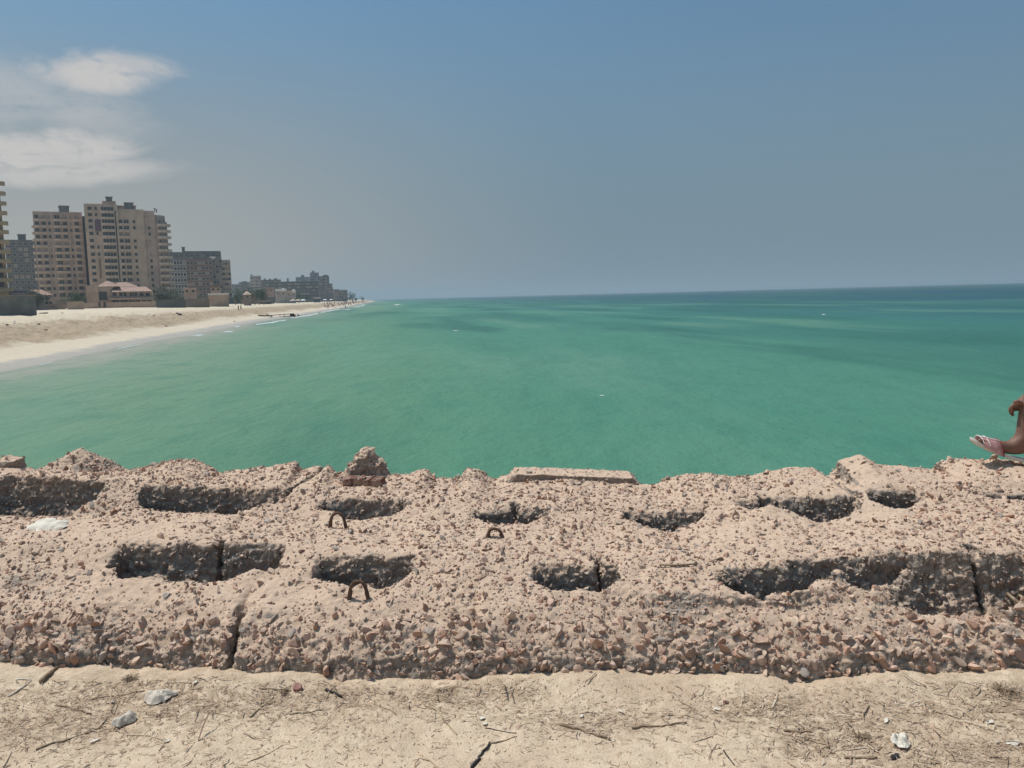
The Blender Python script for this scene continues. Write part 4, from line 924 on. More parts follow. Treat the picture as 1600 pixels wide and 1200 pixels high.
def wing(B, x0, x1, top, dep, mt, y0=0.0, name='wall', parapet=.9):
    mb = MB(); mb.box(x0, x1, y0, y0 + dep, -2, top, 0); pw = .25
    for a in ((x0, x1, y0, y0 + pw), (x0, x1, y0 + dep - pw, y0 + dep), (x0, x0 + pw, y0 + pw, y0 + dep - pw), (x1 - pw, x1, y0 + pw, y0 + dep - pw)): mb.box(a[0], a[1], a[2], a[3], top, top + parapet, 0)
    return mb.build(name, mt, B.o)

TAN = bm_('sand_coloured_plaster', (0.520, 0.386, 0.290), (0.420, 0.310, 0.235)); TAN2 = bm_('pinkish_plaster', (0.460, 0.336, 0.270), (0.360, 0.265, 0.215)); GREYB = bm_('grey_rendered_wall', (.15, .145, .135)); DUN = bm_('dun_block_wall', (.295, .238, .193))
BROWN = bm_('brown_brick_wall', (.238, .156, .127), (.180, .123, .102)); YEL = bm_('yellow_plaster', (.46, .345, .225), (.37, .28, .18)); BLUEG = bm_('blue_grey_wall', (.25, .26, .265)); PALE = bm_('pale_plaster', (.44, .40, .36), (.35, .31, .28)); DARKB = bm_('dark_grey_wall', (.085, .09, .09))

# --- the big tower, three joined wings and a rounded balcony end
T = Bld(130, 372, 318, 'apartment_tower', 'tallest beige tower, with a purple panel and rounded balconies at its right end', 'apartment tower', 'apartment towers along the beach')
rows0 = [222 + 0, 285, 345, 407, 470, 540, 605, 675, 742, 805, 868, 933, 992, 1052]
rowpx = [290 + r / 6.31 for r in rows0]
xa, zt = T.L(130.5, 318); xb, _ = T.L(183, 318); xc, zt2 = T.L(224, 327); xd, zt3 = T.L(241, 329); xe, zt4 = T.L(262, 334)
wing(T, xa, xb, zt - .9, 22, TAN); 
def xoff(px): return T.L(px, 318)[0]
w2 = wing(T, xb + .002, xc, zt2 - .9, 20, TAN, 1.0); w3 = wing(T, xc + .002, xd, zt3 - .9, 18, TAN2, 1.4, 'wall')
mb = MB(); n = 10; wr = xe - xd
arc = [(xd + .003, 1.6)] + [(xd + wr * math.sin(math.pi / 2 * i / n) * 1.0, 2.0 + 6 * (1 - math.cos(math.pi / 2 * i / n))) for i in range(n + 1)] + [(xd + wr, 19), (xd + .003, 19)]
mb.prism(arc, -2, zt4 - 3.2); mb.prism([(a * 1 if i in (0, len(arc) - 1) else a - .0 - (.12 * (a - xd)), b_ + (0 if i in (0, len(arc) - 1) else .4)) for i, (a, b_) in enumerate(arc)], zt4 - 3.19, zt4 - .4)
mb.build('rounded_end', TAN2, T.o)
def zrow(py): return T.L(135, py)[1]
fl = [zrow(p) - .75 for p in rowpx]
def zx(zoomx): return T.L(130 + zoomx / 6.31, 318)[0]
for r, z in enumerate(fl):
    if z < 3: continue
    if r < 12:
        win(T.o, zx(58), -.02, z, 1.6, 1.4)
        for k, q in enumerate((196, 262)):
            win(T.o, zx(q), -.02, z - .1, 2.5, 1.5)
        o = link('balcony', wcache.setdefault('tb', balcony_mesh(zx(298) - zx(170), .9, .8)), T.o, (zx(232), 0, z - 1.0))
    if r in (0, 1, 4, 6, 7): win(T.o, zx(119), -.02, z, .9, 1.4)
    if r >= 2:
        win(T.o, zx(355), .98, z, 1.3, 1.4, closed=r in (4,)); win(T.o, zx(412), .98, z - .05, 2.0, 1.5, closed=r == 4)
        if r < 12: link('balcony', wcache.setdefault('tb2', balcony_mesh(zx(440) - zx(330), .7, .8)), T.o, (zx(385), 1.0, z - 1.0))
        for q, yy in ((488, .98), (562, 1.38), (636, 1.38)):
            if (q > 500 and r in (2, 5, 6, 7)) or (q == 488 and r == 4): 
                if (r + q) % 2: win(T.o, zx(q), yy, z, 1.0, 1.3, closed=True)
                continue
            win(T.o, zx(q), yy, z, 1.1, 1.3)
    if r >= 2:
        link('balcony', wcache.setdefault('tr', balcony_mesh(wr * 1.30, 3.0, .95, True)), T.o, (xd + wr * .56, 4.6, z - 1.0)).rotation_euler = (0, 0, R(33))
        win(T.o, xd + wr * .3, 2.35, z - .6, 1.1, 1.9)
mb = MB(); mb.box(zx(100), zx(158), -.14, .01, zrow(290 + 452 / 6.31), zrow(290 + 345 / 6.31)); n = 8; cx = (zx(100) + zx(158)) / 2; rr = (zx(158) - zx(100)) / 2; zz = zrow(290 + 345 / 6.31) + .003
V_ = [(cx - rr * math.cos(math.pi * i / n), -.14, zz + rr * math.sin(math.pi * i / n) * .7) for i in range(n + 1)] + [(cx - rr * math.cos(math.pi * i / n), .01, zz + rr * math.sin(math.pi * i / n) * .7) for i in range(n + 1)]
mb.add(V_, [tuple(range(n + 1)), tuple(range(n + 1, 2 * n + 2))[::-1]] + [(i, i + n + 1, i + n + 2, i + 1) for i in range(n)]); mb.build('arched_panel', m_purple, T.o)
mb = MB(); mb.box(zx(112), zx(130), -.10, .01, zrow(290 + 915 / 6.31), zrow(290 + 722 / 6.31)); mb.build('brown_strip', BROWN, T.o)
for q in (92, 166): mb = MB(); mb.box(zx(q), zx(q) + .25, -.30, .01, 8, zt - 1.2); mb.build('pilaster', m_rail, T.o)
mb = MB(); mb.box(zx(302), zx(302) + .5, -.04, .9, 3, zt2 - 1); mb.build('wing_joint_strip', DARKB, T.o)  # dark vertical strip along the joint between the first two wings
def topbox(B, px0, px1, py0, py1, dy, dep, mt, nm='roof_box'):
    x0, z1 = B.L(px0, py0, dy); x1, _ = B.L(px1, py0, dy); _, z0 = B.L(px0, py1, dy); mb = MB(); mb.box(x0, x1, dy, dep + dy, z0, z1)
    mb.box(x0 - .25, x1 + .25, dy - .25, dep + dy + .25, z1 + .002, z1 + .25); return mb.build(nm, mt, B.o)
topbox(T, 165.5, 175, 308, 317.5, 4, 5, m_slabg); topbox(T, 160.5, 180, 315, 320.5, 3.9, 8, TAN2); topbox(T, 194.5, 208, 317, 328, 5, 6, m_slabg); topbox(T, 206, 212, 322, 330, 6, 5, TAN2)
topbox(T, 184, 196, 322, 330, 5.5, 5, TAN2); topbox(T, 241, 242, 326, 331, 4, .5, DARKB, 'roof_pipe'); topbox(T, 243.5, 245, 328, 332, 5, .5, DARKB, 'roof_pipe')

# --- the left tower
B2 = Bld(50, 374, 329, 'apartment_tower', 'pinkish tower with one rooftop box, just left of the tallest tower', 'apartment tower', 'apartment towers along the beach')
def z2(q): return B2.L(48 + (q - 262) / 5.46, 329)[0]
def r2_(q): return B2.L(50, 280 + q / 5.46)[1]
x0, ztl = B2.L(50.5, 330); x1, _ = B2.L(127.5, 330)
wing(B2, x0, x1, ztl - .9, 24, TAN2)
topbox(B2, 92, 107.5, 322, 331, 4, 7, m_slabg); mb = MB(); mb.box(x1 + .001, x1 + 1.6, 2.0, 22, -2, ztl - 1.5); mb.build('shaded_gap_strip', DARKB, B2.o)  # dark strip paints the shade of the gap at the tower's right edge
rr2 = [r2_(q) - .75 for q in (316, 373, 430, 487, 544, 600, 656, 712, 767, 823, 880, 935, 992)]
for r, z in enumerate(rr2):
    for q, w_, h, cl in ((305, 1.5, 1.4, r in (5, 8, 10)), (365, 1.6, 1.4, r in (0, 5)), (412, 1.1, 1.3, r in (0, 4, 5, 7, 10)), (478, 2.0, 1.5, r in (4, 9)), (545, 1.7, 1.5, r in (0, 4, 7)), (594, 1.0, 1.2, r in (0, 1, 3, 4, 7, 10)), (645, 1.7, 1.5, r in (0, 5, 9))):
        win(B2.o, z2(q), -.02, z, w_, h, cl)
    for a, b_, nm in ((283, 385, 'l'), (440, 566, 'm'), (620, 690, 's')):
        link('balcony', wcache.setdefault('b2' + nm, balcony_mesh(z2(b_) - z2(a), .8, .75)), B2.o, ((z2(a) + z2(b_)) / 2, 0, z - 1.0))
    if 0 < r < 10: link('balcony', wcache.setdefault('b2c', balcony_mesh(2.6, .9, .8, True)), B2.o, (x0 - .0, 2.0, z - 1.0)).rotation_euler = (0, 0, R(-90))
for q in (425, 574, 612): mb = MB(); mb.box(z2(q), z2(q) + .35, -.30, .01, 4, ztl - .5); mb.build('pilaster', m_rail, B2.o)

# --- yellow balcony building at the left edge
B0 = Bld(-70, 250, 283, 'apartment_block', 'yellow building at the left edge with a tall stack of projecting rounded balconies', 'apartment building', 'apartment towers along the beach')
xr, ztop = B0.L(2.0, 283); xl, _ = B0.L(-150, 283)
wing(B0, xl, xr - .6, ztop - .6, 20, YEL)
for k, py in enumerate((286, 301.6, 317, 332, 347.8, 361.5, 377, 392.5, 407, 421.5, 436.5, 451.5)):
    zz = B0.L(2, py)[1]
    o = link('balcony', wcache.setdefault('y', balcony_mesh(9.5, 2.4, .9, True, YEL, YEL)), B0.o, (xr - 3.9, 0, zz - .6))
    if k: win(B0.o, xr - 2.2, -.02, zz + .6, 1.4, 1.5)
    if k: win(B0.o, xr - 5.6, -.02, zz + .6, 1.4, 1.5)

def simple_block(px0, px1, pytop, depth, name, label, mt, cols, rows, ww=1.4, wh=1.3, dep=14, box=None, cat='building', pybase=None, closed=.3, parapet=.6, seed=1, grp='distant buildings behind the beach', wm=None):
    rgx = random.Random(seed); B = Bld(px0, depth, pytop, name, label, cat, grp)
    a, z = B.L(px0, pytop); b_, _ = B.L(px1, pytop); wing(B, a, b_, z - parapet, dep, mt, 0, 'wall', parapet)
    for r in range(rows):
        zz = z - parapet - 2.3 - 3.0 * r
        if zz < .6: break
        for c in range(cols): win(B.o, a + (b_ - a) * (c + .5) / cols, -.02, zz, ww, wh, rgx.random() < closed, wm)
    for bx_ in (box or []): topbox(B, bx_[0], bx_[1], bx_[2], pytop + 1.0, 3, 5, bx_[3] if len(bx_) > 3 else mt)
    return B
simple_block(7, 62, 374.5, 470, 'apartment_block', 'dark grey block with a roof box between the yellow building and the pinkish tower', GREYB, 6, 13, 1.6, 1.5, 20, [(27.5, 40, 366.5)], cat='apartment building', seed=3)
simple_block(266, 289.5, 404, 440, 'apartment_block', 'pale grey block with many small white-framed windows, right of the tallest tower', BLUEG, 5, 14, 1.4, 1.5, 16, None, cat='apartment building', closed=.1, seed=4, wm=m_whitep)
simple_block(262, 345, 394, 520, 'apartment_block', 'long dark blue-grey block with a chimney box, behind the brown block', m_slabg, 10, 6, 2.0, 1.2, 20, [(284, 288.5, 386.5), (287, 344, 393.2)], cat='apartment building', seed=5)
simple_block(290, 331, 405, 490, 'apartment_block', 'brown brick block with a pale roof hut, before the long blue-grey block', BROWN, 7, 12, 1.5, 1.4, 18, [(297, 301, 403.0, PALE)], cat='apartment building', seed=6)
simple_block(331, 346, 402.5, 500, 'apartment_block', 'greyish brown block between the brown brick block and the narrow tan one', DUN, 3, 12, 1.5, 1.4, 18, None, cat='apartment building', seed=7)
simple_block(346, 359.5, 406, 505, 'apartment_block', 'narrow tan block closing the row of towers at the right', TAN, 3, 12, 1.4, 1.3, 18, None, cat='apartment building', seed=8)
# low town farther off
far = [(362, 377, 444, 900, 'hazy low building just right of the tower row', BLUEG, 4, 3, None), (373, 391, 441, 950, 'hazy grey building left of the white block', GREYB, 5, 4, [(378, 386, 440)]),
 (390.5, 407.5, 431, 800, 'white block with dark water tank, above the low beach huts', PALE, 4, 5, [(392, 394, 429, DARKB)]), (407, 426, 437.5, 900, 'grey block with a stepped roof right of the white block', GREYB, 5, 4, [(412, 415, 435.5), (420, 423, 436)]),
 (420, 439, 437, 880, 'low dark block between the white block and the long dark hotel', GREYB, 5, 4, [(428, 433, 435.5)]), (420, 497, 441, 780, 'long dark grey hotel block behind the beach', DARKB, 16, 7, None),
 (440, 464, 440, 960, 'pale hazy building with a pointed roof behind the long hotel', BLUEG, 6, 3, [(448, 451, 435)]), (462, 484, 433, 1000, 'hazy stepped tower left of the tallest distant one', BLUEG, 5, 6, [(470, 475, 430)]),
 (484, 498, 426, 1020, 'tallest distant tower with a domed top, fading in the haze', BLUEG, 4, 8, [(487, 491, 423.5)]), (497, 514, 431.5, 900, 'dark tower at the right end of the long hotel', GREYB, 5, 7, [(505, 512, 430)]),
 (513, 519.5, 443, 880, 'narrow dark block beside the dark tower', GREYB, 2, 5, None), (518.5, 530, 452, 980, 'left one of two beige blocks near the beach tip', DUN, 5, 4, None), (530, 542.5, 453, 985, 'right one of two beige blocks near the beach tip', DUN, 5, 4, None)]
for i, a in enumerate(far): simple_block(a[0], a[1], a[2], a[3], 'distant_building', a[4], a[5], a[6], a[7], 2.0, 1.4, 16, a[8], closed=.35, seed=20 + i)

# --- low beach buildings, walls, huts
GL = 'low buildings and walls at the back of the beach'
def gabled(B, px0, px1, pyt, pyb, dy, dep, mt, over=.3, ridge=.6, nm='roof'):
    x0, z0 = B.L(px0, pyb, dy); x1, _ = B.L(px1, pyb, dy); _, z1 = B.L(px0, pyt, dy); w_ = (x1 - x0); mb = MB()
    a, b_ = x0 - over, x1 + over; c0, c1 = x0 + w_ * (1 - ridge) / 2, x1 - w_ * (1 - ridge) / 2; y0, y1 = dy - over, dy + dep + over; ym = (y0 + y1) / 2
    V_ = [(a, y0, z0), (b_, y0, z0), (b_, y1, z0), (a, y1, z0), (c0, ym, z1), (c1, ym, z1)]
    mb.add(V_, [(0, 1, 5, 4), (1, 2, 5), (2, 3, 4, 5), (3, 0, 4), (3, 2, 1, 0)]); return mb.build(nm, mt, B.o)
def wallpx(B, px0, px1, pyt, dy, dep, mt, pyb=None, nm='wall'):
    x0, z1 = B.L(px0, pyt, dy); x1, _ = B.L(px1, pyt, dy); z0 = -1.5 if pyb is None else B.L(px0, pyb, dy)[1]; mb = MB(); mb.box(x0, x1, dy, dy + dep, z0, z1); return mb.build(nm, mt, B.o)
def winpx(B, px, py, w_, h, dy=0, closed=False, mt=None):
    x, z = B.L(px, py, dy); return win(B.o, x, dy - .02, z - h / 2, w_, h, closed, mt)
Vl = Bld(134, 300, 476, 'beach_villa', 'tan beach villa with a salmon tiled roof before the tallest tower', 'villa', GL)
wallpx(Vl, 134, 153, 446, 0, 10, TAN); wallpx(Vl, 153.1, 172, 449, .6, 9, TAN2); gabled(Vl, 152, 186, 438.5, 448, 2.5, 9, m_roofred, .3, .12)
wallpx(Vl, 172.1, 239, 456, 1.2, 9, TAN); gabled(Vl, 172, 236, 448.5, 456, 1.0, 9, m_roofred, .5, .80); wallpx(Vl, 186, 214, 446, 9, 6, TAN2); gabled(Vl, 170, 216, 441, 448.5, 7, 8, m_roofred, .2, .25)
wallpx(Vl, 154.5, 167, 456, .45, .12, DARKB, 469, 'tall_window')
for q, w_ in ((179, 1.3), (189, 1.3), (195, 1.3), (206, 1.5), (211, 1.5), (221, 1.4), (231, 1.4)): winpx(Vl, q, 460, w_, 1.2, 1.2)
wallpx(Vl, 171, 222, 466.3, -.6, 1.7, m_rail, 468, 'balcony_slab'); wallpx(Vl, 222.2, 240, 464, -.6, 1.7, DUN, 469, 'balcony_slab')
for q, w_ in ((182, 2.6), (194, 2.8), (206, 2.4), (214, 2.2), (226, 1.6), (233, 1.6)): winpx(Vl, q, 471, w_, 1.2, 1.2)
V2l = Bld(10, 262, 474, 'beach_villa', 'low pinkish villa with a flat salmon roof behind the dark wall at the left', 'villa', GL)
wallpx(V2l, 8, 38, 455, 3, 9, TAN2); gabled(V2l, 6, 40, 450, 455, 2.6, 9, TAN2, .3, .7); wallpx(V2l, 18, 78, 462.5, 0, 8, TAN2); gabled(V2l, 12, 80, 453, 462, -.2, 9, m_roofred, .4, .6)
for q in (58, 65, 74): winpx(V2l, q, 466, 1.0, 1.4)
for q in (73, 79): winpx(V2l, q, 473, .9, .8)
for q in (28, 32): winpx(V2l, q, 459, .6, .8, 3)
def lowwall(px0, px1, pyt, depth, mt, label, th=.35, piers=0, name='boundary_wall', cat='wall'):
    B = Bld(px0, depth, pyt, name, label, cat, GL); wallpx(B, px0, px1, pyt, 0, th, mt)
    for k in range(piers):
        q = px0 + (px1 - px0) * (k + .5) / piers; x, z = B.L(q, pyt - .6, 0); mb = MB(); mb.box(x - .2, x + .2, -.12, th + .1, -1.5, z); mb.build('pier', mt, B.o)
    return B
Bw = Bld(-60, 150, 461, 'boundary_wall', 'long dark grey concrete wall at the left edge of the beach', 'wall', GL); wallpx(Bw, -60, 55.5, 464.5, 0, .4, m_slabg)
x0, z1 = Bw.L(-60, 464.5, 0); x1, _ = Bw.L(56, 464.5, 0); mb = MB(); mb.box(x0 - .1, x1 + .1, -.1, .5, z1 + .003, z1 + .22); mb.build('coping', DUN, Bw.o)
lowwall(57, 103, 475.5, 272, TAN2, 'low pinkish boundary wall right of the dark wall', piers=5); lowwall(104, 131, 471.5, 270, TAN, 'taller tan wall stretch left of the villa, with a dark doorway', piers=3)
lw = lowwall(131.5, 243, 473.5, 288, TAN, 'long tan boundary wall before the villa with two dark gateways', piers=8)
for q in (154.5, 163.5): wallpx(lw, q - 2, q + 2, 472.5, -.1, .08, DARKB, 480, 'gate')
lowwall(243.5, 291, 469, 292, GREYB, 'dark grey boundary wall right of the villa', piers=4); lowwall(291.5, 327, 467, 300, DUN, 'dun wall with many upright piers right of the dark grey wall', piers=12)
lowwall(358.5, 429, 466, 500, GREYB, 'dark low wall right of the walled kiosk', piers=6); lowwall(429.5, 500, 466.8, 720, GREYB, 'long low dark wall before the long hotel', piers=5)
def hut(px0, px1, pyt, pyw, depth, label, wallm, roofm, wins=2, name='beach_hut', cat='hut', flatr=True):
    B = Bld(px0, depth, pyt, name, label, cat, GL); wallpx(B, px0, px1, pyw, 0, 5, wallm)
    if flatr:
        x0, z1 = B.L(px0 - .5, pyt, 0); x1, _ = B.L(px1 + .5, pyt, 0); z0 = B.L(px0, pyw, 0)[1]; mb = MB(); mb.box(x0, x1, -.6, 5.4, z0 + .003, max(z1, z0 + .15)); mb.build('roof', roofm, B.o)
    else: gabled(B, px0, px1, pyt, pyw, 0, 5, roofm, .5, .1)
    for k in range(wins): winpx(B, px0 + (px1 - px0) * (k + .5) / wins, pyw + 3.4, .9, .9)
    return B
hut(287, 307, 450, 451.5, 310, 'tan kiosk block with a pale flat roof rising behind the dun wall', TAN2, m_rail)
hut(325, 357, 458.5, 461, 322, 'walled tan kiosk with a white flat awning', TAN, m_whitep, 0)
hut(329, 345, 447, 449, 350, 'pinkish upper hut behind the white awning', TAN2, BROWN, 2)
hut(376, 404, 463.4, 465, 480, 'low beach cafe with a long bright white roof', DUN, m_whitep, 3)
hut(380, 392, 455, 460.5, 380, 'small hut with a pointed tan roof above the white-roofed cafe', DUN, TAN2, 1, flatr=False)
hut(411, 428, 449, 450.5, 520, 'pinkish hut on the slope left of the small white house', TAN2, m_roofred, 2)
hut(430, 447, 451.5, 455, 560, 'small pale house with dark windows, left half', PALE, m_whitep, 2, 'beach_house', 'house'); hut(447.5, 462, 454, 457, 562, 'small pale house with dark windows and a domed tank, right half', PALE, m_rail, 2, 'beach_house', 'house')
hut(490, 500.5, 465.2, 466.5, 700, 'far beach shelter with a bright white roof', DARKB, m_whitep, 0, 'beach_shelter', 'shelter')
hut(407, 424, 470.4, 471.4, 460, 'low dark shed on the sand with a pale roof', DARKB, m_rail, 0)
for i, (a, b_, lab) in enumerate(((459, 452.5, 'white round water tank on the right half of the small pale house'), (443, 451, 'pale square water tank on the left half of the small pale house'))):
    B = Bld(a, 561, b_, 'water_tank', lab, 'tank', GL); z = B.L(a, b_, 0)[1]; mb = MB(); mb.lathe([(.9, z - 1.8), (1.0, z - 1.2), (1.0, z - .3), (.6, z), (.05, z + .1)], 12); mb.build('tank_body', m_whitep, B.o)
B = Bld(374, 495, 402, 'satellite_dish', 'white dish on the roof of the greyish brown block', 'dish', GL); bpy.data.objects.remove(B.o)
p = ony(332.5, 403.5, 498); mb = MB(); mb.lathe([(.1, 0), (.12, 1.2), (.9, 1.6), (1.9, 2.4), (1.85, 2.45), (.3, 1.75)], 14); tag(mb.build('satellite_dish', m_whitep, None, (p.x, p.y, p.z - 1.6), True), 'white dish on the roof of the greyish brown block', 'dish')
def umbrella(px, py, depth, label, mt):
    d = ony(px, py, depth); z = beach_z(d.x, d.y); o = tag(empty('beach_umbrella', (d.x, d.y, z)), label, 'umbrella', 'sun umbrellas on the far beach')
    mb = MB(); mb.tube([(0, 0, 0), (0, 0, 2.6)], .05, 6); mb.build('pole', m_dark, o); mb = MB(); mb.lathe([(1.9, 1.95), (1.5, 2.25), (.7, 2.6), (.05, 2.8)], 10); mb.build('canopy', mt, o, None, False)
for i, (a, mt, lab) in enumerate(((458, m_rail, 'tan beach umbrella before the small pale house'), (466, m_rail, 'tan beach umbrella right of the small pale house'), (473.5, m_whitep, 'white beach umbrella standing on the low dark wall line'), (508, m_whitep, 'white umbrella at the left of the far crowd'), (517.5, m_whitep, 'white umbrella before the two beige blocks'), (526, m_redcap, 'reddish umbrella among the far crowd'), (534, m_rail, 'tan umbrella among the far crowd'))):
    umbrella(a, 470, (28 + 22) / ((800 - a) / F - .15), lab, mt)

# --- trees and bushes
m_leaf, t, b = newmat('tree_leaves', .8, .2); a = attr_(t, 'Col'); t.links.new(a.outputs['Color'], b.inputs['Base Color'])
def crown_mesh(rx_, rz_, n, leaf, seed, c1, c2):
    rg = np.random.default_rng(seed); k = 9; cc_ = rg.normal(size=(k, 3)) * np.array([rx_, rx_, rz_]) * .42; rr_ = rg.uniform(.35, .6, k)
    ci = rg.integers(0, k, n); d = rg.normal(size=(n, 3)); d /= np.linalg.norm(d, axis=1)[:, None]; C = cc_[ci] + d * (rr_[ci] * rg.uniform(.6, 1.05, n))[:, None] * np.array([rx_, rx_, rz_])
    Rm = rand_rot(n, rg); q = np.array([(-1, 0, 0), (0, -.45, .05), (1, 0, 0), (0, .45, .05)]) * leaf
    V_ = (np.einsum('nij,pj->npi', Rm, q) * rg.uniform(.6, 1.3, (n, 1, 1)) + C[:, None]).reshape(-1, 3)
    f = rg.random((n, 1)); colr = np.repeat(np.array(c1) * f + np.array(c2) * (1 - f), 4, 0); return npmesh('crown', V_, [np.arange(n * 4).reshape(-1, 4)], m_leaf, None, colr)
tm = [crown_mesh(1, 1, 900, .085, s, (.075, .11, .045), (.045, .065, .03)) for s in (1, 2)] + [crown_mesh(1, 1, 900, .085, s, (.14, .15, .10), (.09, .10, .07)) for s in (3, 4)]
tr = MB(); tr.tube([(0, 0, -.2), (.03, 0, .5), (-.02, .03, 1.0)], [.07, .055, .035], 7); tr.tube([(0, 0, .6), (.3, .1, 1.05)], [.04, .015], 5); tr.tube([(0, 0, .65), (-.28, -.1, 1.1)], [.04, .015], 5); trm = tr.mesh('trunk', m_wood)
def tree(px, depth, w_, h, k, label, grp='trees behind the beach', base=None):
    d = ony(px, hz_y(px), depth); z = beach_z(d.x, d.y); o = tag(empty('broadleaf_tree', (d.x, d.y, z), random.uniform(0, 6)), label, 'tree', grp)
    t1 = link('trunk', trm, o); t1.scale = (h, h, h * .55); c = link('crown', tm[k], o, (0, 0, h * .60)); c.scale = (w_ / 2, w_ / 2, h * .42)
for a in [(122, 296, 6.5, 6.0, 0, 'green bushy tree between the pinkish tower and the villa'), (129, 300, 4, 4.5, 1, 'smaller green tree against the left wall of the villa'), (48, 250, 6, 6.5, 2, 'grey green tree behind the low pinkish villa'), (55, 254, 5, 5, 3, 'second grey green tree right of the first, behind the low villa'),
          (247, 320, 7, 6.5, 2, 'grey green tree at the right end of the villa'), (256, 322, 8, 7.5, 3, 'broad grey green tree under the rounded balconies'), (266, 324, 7, 6.2, 2, 'grey green tree left of the white-framed block'), (275, 326, 7, 5.5, 3, 'low grey green tree before the white-framed block'), (283, 320, 5, 4.6, 2, 'small grey green tree left of the tan kiosk'),
          (313, 330, 6, 4.5, 3, 'dusty tree right of the tan kiosk'), (320, 332, 5, 4, 2, 'small dusty tree left of the walled kiosk'), (368, 420, 6, 5.5, 0, 'dark tree at the right foot of the towers'), (377, 450, 9, 7.5, 1, 'broad dark tree left of the dark mound of trees'), (386, 440, 7, 6.5, 0, 'dark tree below the white block, left one'),
          (398, 430, 8, 8, 1, 'dark rounded tree below the white block, tallest one'), (405, 435, 8, 8.5, 0, 'dark tree right of the tallest rounded one'), (412, 440, 6, 6, 1, 'small dark tree left of the small pale house'), (425, 580, 7, 7, 2, 'dusty tree behind the small pale house'), (468, 640, 9, 7, 0, 'dark tree right of the small pale house'),
          (480, 690, 8, 6, 1, 'dark bush before the long hotel'), (547, 980, 7, 6, 0, 'lone hazy bush near the tip of the beach, the left one'), (551, 960, 9, 11, 1, 'lone hazy tree near the tip of the beach, the tallest'), (556, 990, 6, 6, 0, 'hazy bush right of the tallest lone tree'), (567, 1250, 8, 7, 1, 'last faint bush at the beach tip')]: tree(*a)

# --- people far off
cl_ = {'p': m_skin}
def figure(pose, top, bottom, seed):
    r = random.Random(seed); s_ = .0
    if pose == 'stand': hipz, kn, an = .92, [(-.10, -.02, .50), (.10, .02, .50)], [(-.11, 0, .07), (.12, .05, .07)]
    elif pose == 'walk': hipz, kn, an = .90, [(-.09, -.20, .50), (.09, .14, .48)], [(-.09, -.28, .08), (.09, .38, .12)]
    else: hipz, kn, an = .14, [(-.13, -.40, .46), (.13, -.40, .44)], [(-.13, -.62, .06), (.13, -.60, .06)]
    pts_ = [(0, 0, hipz), (0, 0, hipz + .22), (0, 0, hipz + .46), (0, -.01, hipz + .60), (0, -.02, hipz + .70), (0, -.01, hipz + .80)]; rad_ = [.13, .12, .135, .055, .09, .075]; ed = [(0, 1), (1, 2), (2, 3), (3, 4), (4, 5)]
    for i, s in enumerate((-1, 1)):
        b0 = len(pts_); fw = -.18 * (s if pose == 'walk' else 1 if pose == 'sit' else r.uniform(-1, 1) * .6)
        pts_ += [(s * .19, 0, hipz + .50), (s * .24, fw * .4, hipz + .24), (s * .23, fw * 1.3, hipz + .02)]; rad_ += [.055, .045, .035]; ed += [(2, b0), (b0, b0 + 1), (b0 + 1, b0 + 2)]
        b0 = len(pts_); a_ = an[i]; pts_ += [(s * .09, 0, hipz - .04), kn[i], a_, (a_[0], a_[1] - .14, a_[2] - .03)]; rad_ += [.085, .062, .042, .035]; ed += [(0, b0), (b0, b0 + 1), (b0 + 1, b0 + 2), (b0 + 2, b0 + 3)]
    me = skin_mesh([Vector(p) for p in pts_], ed, rad_, [m_skin, top, bottom, m_hair], 1, 'person')
    mi = []
    for p in me.polygons:
        c = p.center
        if c.z > hipz + .77 or (c.z > hipz + .66 and c.y > .02): mi.append(3)
        elif c.z > hipz + .56: mi.append(0)
        elif c.z > hipz + .06: mi.append(1 if abs(c.x) < .22 or c.z > hipz + .30 else 0)
        elif c.z > hipz - .45 or pose == 'sit': mi.append(2 if abs(c.x) < .20 else 0)
        else: mi.append(0)
    me.polygons.foreach_set('material_index', mi); return me
def cm(n, c): return mat(n, c, .9, .1)
C_ = [cm('black_cloth', (.02, .02, .022)), cm('white_cloth', (.6, .58, .55)), cm('red_cloth', (.30, .05, .045)), cm('blue_cloth', (.06, .10, .20)), cm('brown_cloth', (.14, .09, .065)), cm('grey_cloth', (.2, .2, .2)), cm('orange_cloth', (.42, .17, .07))]
FM = [figure('stand', C_[0], C_[0], 1), figure('stand', C_[1], C_[3], 2), figure('stand', C_[2], C_[0], 3), figure('walk', C_[4], C_[0], 4), figure('walk', C_[3], C_[4], 5), figure('sit', C_[0], C_[4], 6), figure('sit', C_[2], C_[5], 7), figure('stand', m_skin, C_[0], 8), figure('stand', C_[6], C_[5], 9)]
def person_at(px, py, k, label, grp=None, sc_=1.0, dz=0.0):
    p = on_beach(px, py) if dz == 0 else onz(px, py, SEA); z = max(p.z, SEA - .15) + dz
    o = link('person', FM[k], None, (p.x, p.y, z)); o.scale = (sc_,) * 3; o.rotation_euler = (0, 0, random.uniform(0, 6.28)); tag(o, label, 'person', grp); return o
person_at(372.6, 485.5, 0, 'person in black standing on the sand, left one of the pair'); person_at(376.6, 485, 3, 'person in brown walking on the sand, right one of the pair')
person_at(521.8, 480.2, 3, 'person walking alone left of the lone bather'); person_at(525, 481, 5, 'person sitting beside the walker at the far wash'); person_at(540.2, 484.2, 7, 'lone dark bather standing upright at the water edge')
person_at(546.5, 488.3, 7, 'bather with only head and shoulders above the water', None, 1.0, -1.2); person_at(461, 495.4, 6, 'person sitting right of the wooden wreck, nearer one'); person_at(465.5, 495, 5, 'person sitting right of the wooden wreck, farther one')
person_at(492, 474.8, 0, 'dark figure standing before the far beach shelter'); person_at(504.5, 474.8, 8, 'figure in orange standing left of the crowd')
rgp = random.Random(11)
